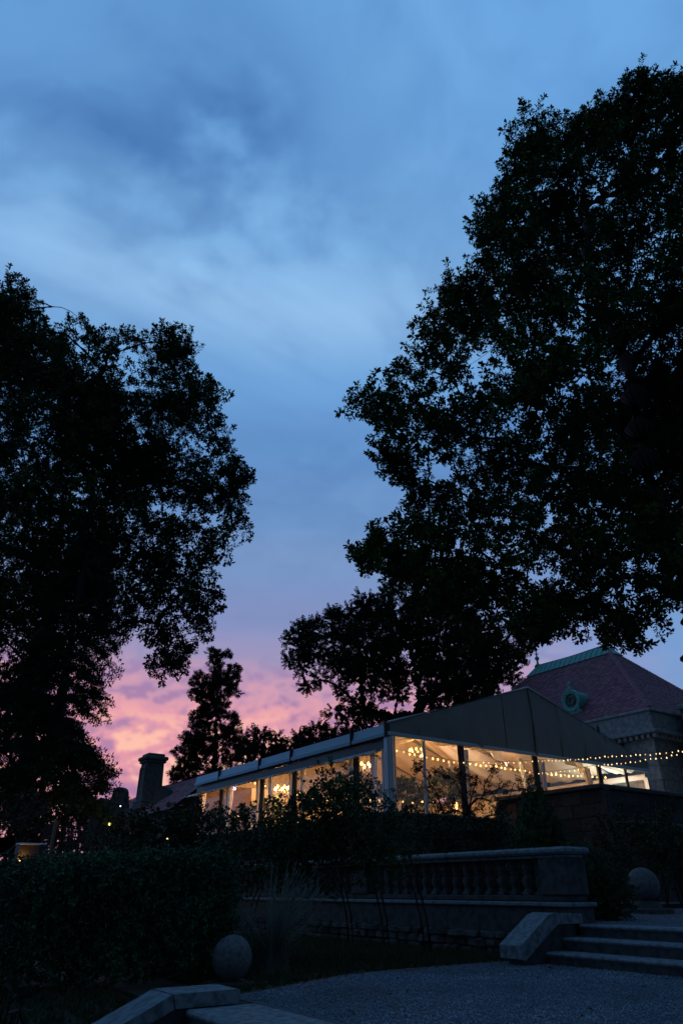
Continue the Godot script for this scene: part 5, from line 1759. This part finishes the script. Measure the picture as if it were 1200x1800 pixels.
func planting() -> void:
	var small := [sprig(201, 0.16, 18, 0.045, 0.012, false, 4, 0.002), sprig(202, 0.2, 22, 0.045, 0.012, false, 4, 0.002)]
	var rose := [sprig(211, 0.3, 20, 0.07, 0.022, false, 5, 0.003), sprig(212, 0.36, 24, 0.065, 0.02, false, 5, 0.003)]
	var box_leaf := [sprig(221, 0.1, 18, 0.03, 0.009, false, 5, 0.002), sprig(222, 0.12, 20, 0.03, 0.009, false, 5, 0.002)]
	var big_leaf := [sprig(231, 0.14, 11, 0.13, 0.023, false, 8, 0.005), sprig(232, 0.12, 10, 0.12, 0.022, false, 8, 0.005)]
	# long clipped hedge
	rng.seed = 2001
	var hroot := thing("hedge", "long clipped dark green hedge with a flat top across the lower left", "hedge", Vector3(1.0, LAND - 0.05, -8.6))
	var hp := [[], []]
	var ht := [[], []]
	for k in 17000:
		var x := rnd(-3.0, 3.86)
		var top := 1.62 + 0.085 * (x - 1.0) + 0.035 * noise.get_noise_3d(x * 1.2, 0.0, 2.0)
		var u := rng.randf()
		var p := Vector3(x, 0, 0)
		var nn := Vector3(0, 0, 1)
		if u < 0.62:
			p.y = lerpf(LAND, top, pow(rng.randf(), 0.8)); p.z = -7.75 - 0.06 * (4.0 - x)
		elif u < 0.86:
			p.y = top; p.z = rnd(-9.4, -7.8) - 0.06 * (4.0 - x); nn = Vector3.UP
		else:
			p = Vector3(3.86, lerpf(LAND, 1.84, rng.randf()), rnd(-9.5, -7.8)); nn = Vector3(1, 0, 0)
		# rounded shoulders
		var over := maxf(0.0, p.y - (top - 0.16))
		var edge := maxf(0.0, p.z + 7.97 + 0.06 * (4.0 - x))
		if nn.y == 0.0: p -= nn * over * over * 4.0
		else: p.y -= edge * edge * 3.0
		var g := noise.get_noise_3d(p.x * 1.6, p.y * 1.6, p.z * 1.6)
		p += nn * (0.06 * g + rnd(-0.09, 0.03)) + (Vector3.UP * rnd(0.0, 0.1) if rng.randf() < 0.04 else Vector3.ZERO)
		var w := rng.randi() % 2
		hp[w].append(aim(nn * 0.8 + Vector3.UP * 0.6 + rvec() * 0.7, rnd(0, TAU), rnd(0.6, 1.05), p))
		var tn := rnd(0.6, 1.3) * (1.0 + g * 0.6)
		ht[w].append(Color(0.05 * tn * rnd(0.8, 1.2), 0.1 * tn, 0.05 * tn))
	for w in 2: many("foliage", small[w], M.leaf_gloss, hp[w], ht[w], hroot)
	var hs := MB.new()
	for k in 60:
		var f := Vector3(rnd(-2.8, 3.8), LAND - 0.1, rnd(-9.2, -8.3))
		hs.tube([f, f + Vector3(rnd(-0.1, 0.1), 0.6, rnd(-0.1, 0.1)), f + Vector3(rnd(-0.2, 0.2), 0.95, rnd(-0.2, 0.2))], [0.02, 0.014, 0.006], 5, false)
	stuff(obj("stems", hs, M.bark, hroot))
	var L := []
	# hedge further back that carries the garden's edge under the lodge
	for g in [[200, 1492, 22], [235, 1482, 24], [270, 1476, 26], [305, 1470, 26], [340, 1466, 26], [375, 1464, 26], [250, 1490, 30], [310, 1490, 34], [360, 1490, 34]]:
		var p := at(g[0], g[1], 14.5)
		L.append([p, metres(g[2] * 1.1, p)])
	shrub("hedge", "dark shaggy hedge under the chimney, behind the clipped hedge", "hedge", "", 2002, at(300, 1540, 14.5), L, rose, {"per": 420.0, "tint": Color(0.03, 0.05, 0.02)})
	L = []
	for g in [[-10, 1470, 40], [30, 1465, 36], [70, 1468, 34], [110, 1466, 34], [150, 1464, 34], [190, 1466, 32], [225, 1470, 30], [10, 1500, 36], [90, 1500, 36], [150, 1500, 36], [210, 1500, 34], [50, 1495, 36]]:
		var p := at(g[0], g[1], 23.5)
		L.append([p, metres(g[2], p)])
	shrub("hedge", "dark evergreen hedge behind the lattice screens and the planters", "hedge", "", 2012, at(120, 1560, 23.5), L, [sprig(251, 0.34, 34, 0.08, 0.026, false, 8, 0.004)], {"per": 150.0, "tint": Color(0.03, 0.05, 0.022), "stems": 1})
	# climbing roses on iron hoops
	L = []
	for g in [[395, 1470, 24], [425, 1472, 30], [460, 1462, 32], [500, 1452, 32], [540, 1444, 34], [580, 1432, 34], [620, 1430, 34], [655, 1448, 32], [690, 1474, 26], [712, 1486, 14], [470, 1488, 32], [520, 1482, 36], [570, 1478, 40], [620, 1478, 40], [660, 1494, 28], [430, 1504, 24], [570, 1410, 18], [605, 1402, 17], [632, 1410, 14], [545, 1515, 22], [600, 1518, 24], [675, 1512, 18], [480, 1515, 22], [510, 1535, 20], [570, 1540, 20], [640, 1530, 16], [450, 1530, 18]]:
		var p := at(g[0], g[1], rnd(9.9, 11.3))
		L.append([p, metres(g[2], p), 1.0])
	for g in [[585, 1375, 8], [595, 1388, 9], [622, 1380, 8], [505, 1402, 8], [652, 1398, 8], [570, 1388, 8], [545, 1392, 8], [700, 1440, 8], [610, 1400, 10]]:
		var p := at(g[0], g[1], rnd(10.0, 11.0))
		L.append([p, metres(g[2], p) * 1.2, 1.6])
	var foot := at(560, 1655, 10.5)
	foot.y = LAND
	shrub("climbing_rose", "mass of climbing rose foliage over iron hoops in front of the tent's left wall", "climbing rose", "", 2003, foot, L, rose, {"per": 900.0, "size": 0.72, "tint": Color(0.042, 0.078, 0.028), "up": 0.3, "stems": 0})
	var k := 0
	for z in [-9.4, -10.4, -11.4]:
		var t := thing("rose_hoop", "thin bent iron hoop carrying roses, " + ["nearest the steps", "between the other two", "farthest from the steps"][k], "garden arch", Vector3(7.6, LAND, z), "iron rose hoops on the lawn")
		for s in [0.0, 0.14]:
			var b := MB.new()
			var pts := []
			var rr := []
			for j in 25:
				var w := PI * j / 24.0
				pts.append(Vector3(6.75 + 1.15 * cos(w) * (1.0 if j > 3 and j < 21 else 1.12 - 0.04 * mini(j, 24 - j)), LAND - 0.05 + 2.0 * pow(sin(w), 0.7), z + s)); rr.append(0.018)
			b.tube(pts, rr, 6)
			obj("hoop", b, M.iron, t)
		k += 1
	# pyramid box bush behind the pier
	L = []
	var cp := at(952, 1500, 13.0)
	for j in 9:
		var u := j / 8.0
		L.append([Vector3(cp.x, 1.45 + 1.6 * u, cp.z), Vector3(0.82 * (1.0 - 0.85 * u), 0.28, 0.82 * (1.0 - 0.85 * u))])
	shrub("pyramid_bush", "cone-shaped clipped bush behind the end of the balustrade", "bush", "", 2004, Vector3(cp.x, TERR, cp.z), L, box_leaf, {"per": 3200.0, "tint": Color(0.045, 0.095, 0.04)})
	var rb := at(1038, 1552, 12.0)
	shrub("round_bush", "rounded dark clipped bush between the pier and the right stone ball", "bush", "", 2005, Vector3(rb.x, TERR, rb.z), [[Vector3(rb.x, 1.62, rb.z), Vector3(0.54, 0.52, 0.54)], [Vector3(rb.x - 0.1, 1.9, rb.z - 0.05), Vector3(0.38, 0.33, 0.38)], [Vector3(rb.x + 0.06, 1.5, rb.z + 0.05), Vector3(0.5, 0.4, 0.5)]], box_leaf, {"per": 2800.0, "tint": Color(0.042, 0.075, 0.03)})
	# feathery grey shrub on the lawn
	rng.seed = 2006
	foot = at(478, 1675, 9.2)
	foot.y = LAND
	var t := thing("broom_shrub", "wispy grey-green shrub of fine arching stems on the lawn behind the left stone ball", "shrub", foot)
	for g in [[Vector3(0.45, 0.8, -0.2), 170, 0.5], [Vector3(-0.7, 0.85, -0.55), 70, 0.4]]:
		var b := MB.new()
		for j in g[1]:
			var e: Vector3 = g[0] + rvec() * g[2] * rnd(0.3, 1.0)
			e.y = maxf(absf(e.y), 0.15)
			var m := e * 0.5 + Vector3(-e.x * 0.18, e.y * 0.12, -e.z * 0.15) + rvec() * 0.04
			var s := foot + Vector3(rnd(-0.12, 0.2), 0, rnd(-0.2, 0.12))
			b.tube([s, foot + m, foot + e], [0.004, 0.003, 0.0015], 3, false)
			for q in 5:
				var u := rnd(0.45, 0.95)
				var p := (foot + m).lerp(foot + e, u)
				b.tri(p, p + rvec() * 0.006, p + (e.normalized() + rvec() * 0.6) * rnd(0.04, 0.09))
		stuff(obj("stems", b, mat(0.17, 0.2, 0.15, 0.8), t))
	# broad leaved shrub close at lower left
	L = []
	for g in [[-5, 1570, 26, 5.6], [15, 1620, 24, 5.2], [-10, 1670, 34, 4.9], [22, 1715, 26, 4.7], [-5, 1770, 36, 4.4], [45, 1745, 14, 4.8]]:
		var p := at(g[0], g[1], g[3])
		L.append([p, metres(g[2], p)])
	shrub("rhododendron", "broad-leaved glossy shrub close at the lower left corner", "shrub", "", 2007, Vector3(0.9, 0.2, -4.9), L, big_leaf, {"per": 420.0, "size": 0.6, "tint": Color(0.024, 0.03, 0.018), "leaf": M.leaf_gloss})
	L = []
	for g in [[15, 1450, 30, 15.0], [50, 1440, 24, 15.0], [80, 1430, 20, 15.5], [10, 1470, 20, 14.8]]:
		var p := at(g[0], g[1], g[3])
		L.append([p, metres(g[2], p)])
	shrub("flowering_bush", "loose reddish bush with pale specks behind the amber-lit planter", "bush", "", 2008, Vector3(2.9, LAND, -15.2), L, rose, {"per": 260.0, "tint": Color(0.06, 0.035, 0.025)})
	# maple in front of the tent
	var mp := sprig(241, 0.34, 26, 0.085, 0.02, true, 6, 0.003)
	var ml := []
	for g in [[745, 1352, 16], [775, 1360, 20], [735, 1349, 10], [800, 1372, 14], [760, 1385, 12], [790, 1398, 22], [830, 1392, 18], [770, 1412, 20], [812, 1418, 26], [850, 1382, 14], [868, 1362, 9], [880, 1385, 14], [905, 1378, 10], [860, 1408, 22], [900, 1412, 18], [925, 1395, 8], [840, 1428, 22], [780, 1430, 20], [880, 1430, 18], [815, 1360, 8], [838, 1368, 8]]:
		var p := at(g[0], g[1], rnd(18.5, 20.5))
		ml.append([p, metres(g[2], p), 0.8])
	foot = at(825, 1440, 19.5)
	tree("maple_tree", "small Japanese maple with layered fine leaves in front of the tent's front wall", "tree", "", 2009, [Vector3(foot.x, TERR, foot.z), Vector3(foot.x + 0.1, 2.2, foot.z), Vector3(foot.x, foot.y, foot.z), at(822, 1418, 19.5)], 0.09, ml, [mp], {"cluster": 0.22, "fill": 1.5, "per": 4.5, "size": 0.62, "flat": 0.4, "tint": Color(0.04, 0.022, 0.016), "bare": 0.5, "thin": 0.006})
	# planting on the right and under the terrace wall
	k = 0
	for g in [[[1180, 1470, 16.5, 34], "dark leafy shrub at the right edge below the ledge"], [[1135, 1480, 18.5, 26], "dark leafy shrub behind the right stone ball"], [[1085, 1475, 17.0, 30], "dark leafy shrub between the bastion corner and the round bush"], [[1188, 1512, 16.5, 18], "pale tufted shrub at the right edge beyond the path"], [[870, 1465, 17.0, 28], "dark shrub in front of the terrace wall under the maple"], [[790, 1470, 17.0, 30], "dark shrub at the foot of the tent terrace, left of the maple"], [[735, 1460, 17.5, 24], "dark shrub at the foot of the tent's corner"]]:
		var p := at(g[0][0], g[0][1], g[0][2])
		var r := metres(g[0][3], p)
		shrub("shrub", g[1], "shrub", "dark shrubs along the terrace wall", 2100 + k, Vector3(p.x, TERR, p.z), [[p, Vector3(r * 1.1, r, r)], [p + Vector3(0.3, -r * 0.7, 0.2), Vector3(r * 1.2, r * 0.8, r)], [p + Vector3(-0.3, -r * 1.1, 0.1), r]], rose, {"per": 330.0, "tint": Color(0.03, 0.048, 0.02) if k != 3 else Color(0.07, 0.08, 0.05)})
		k += 1
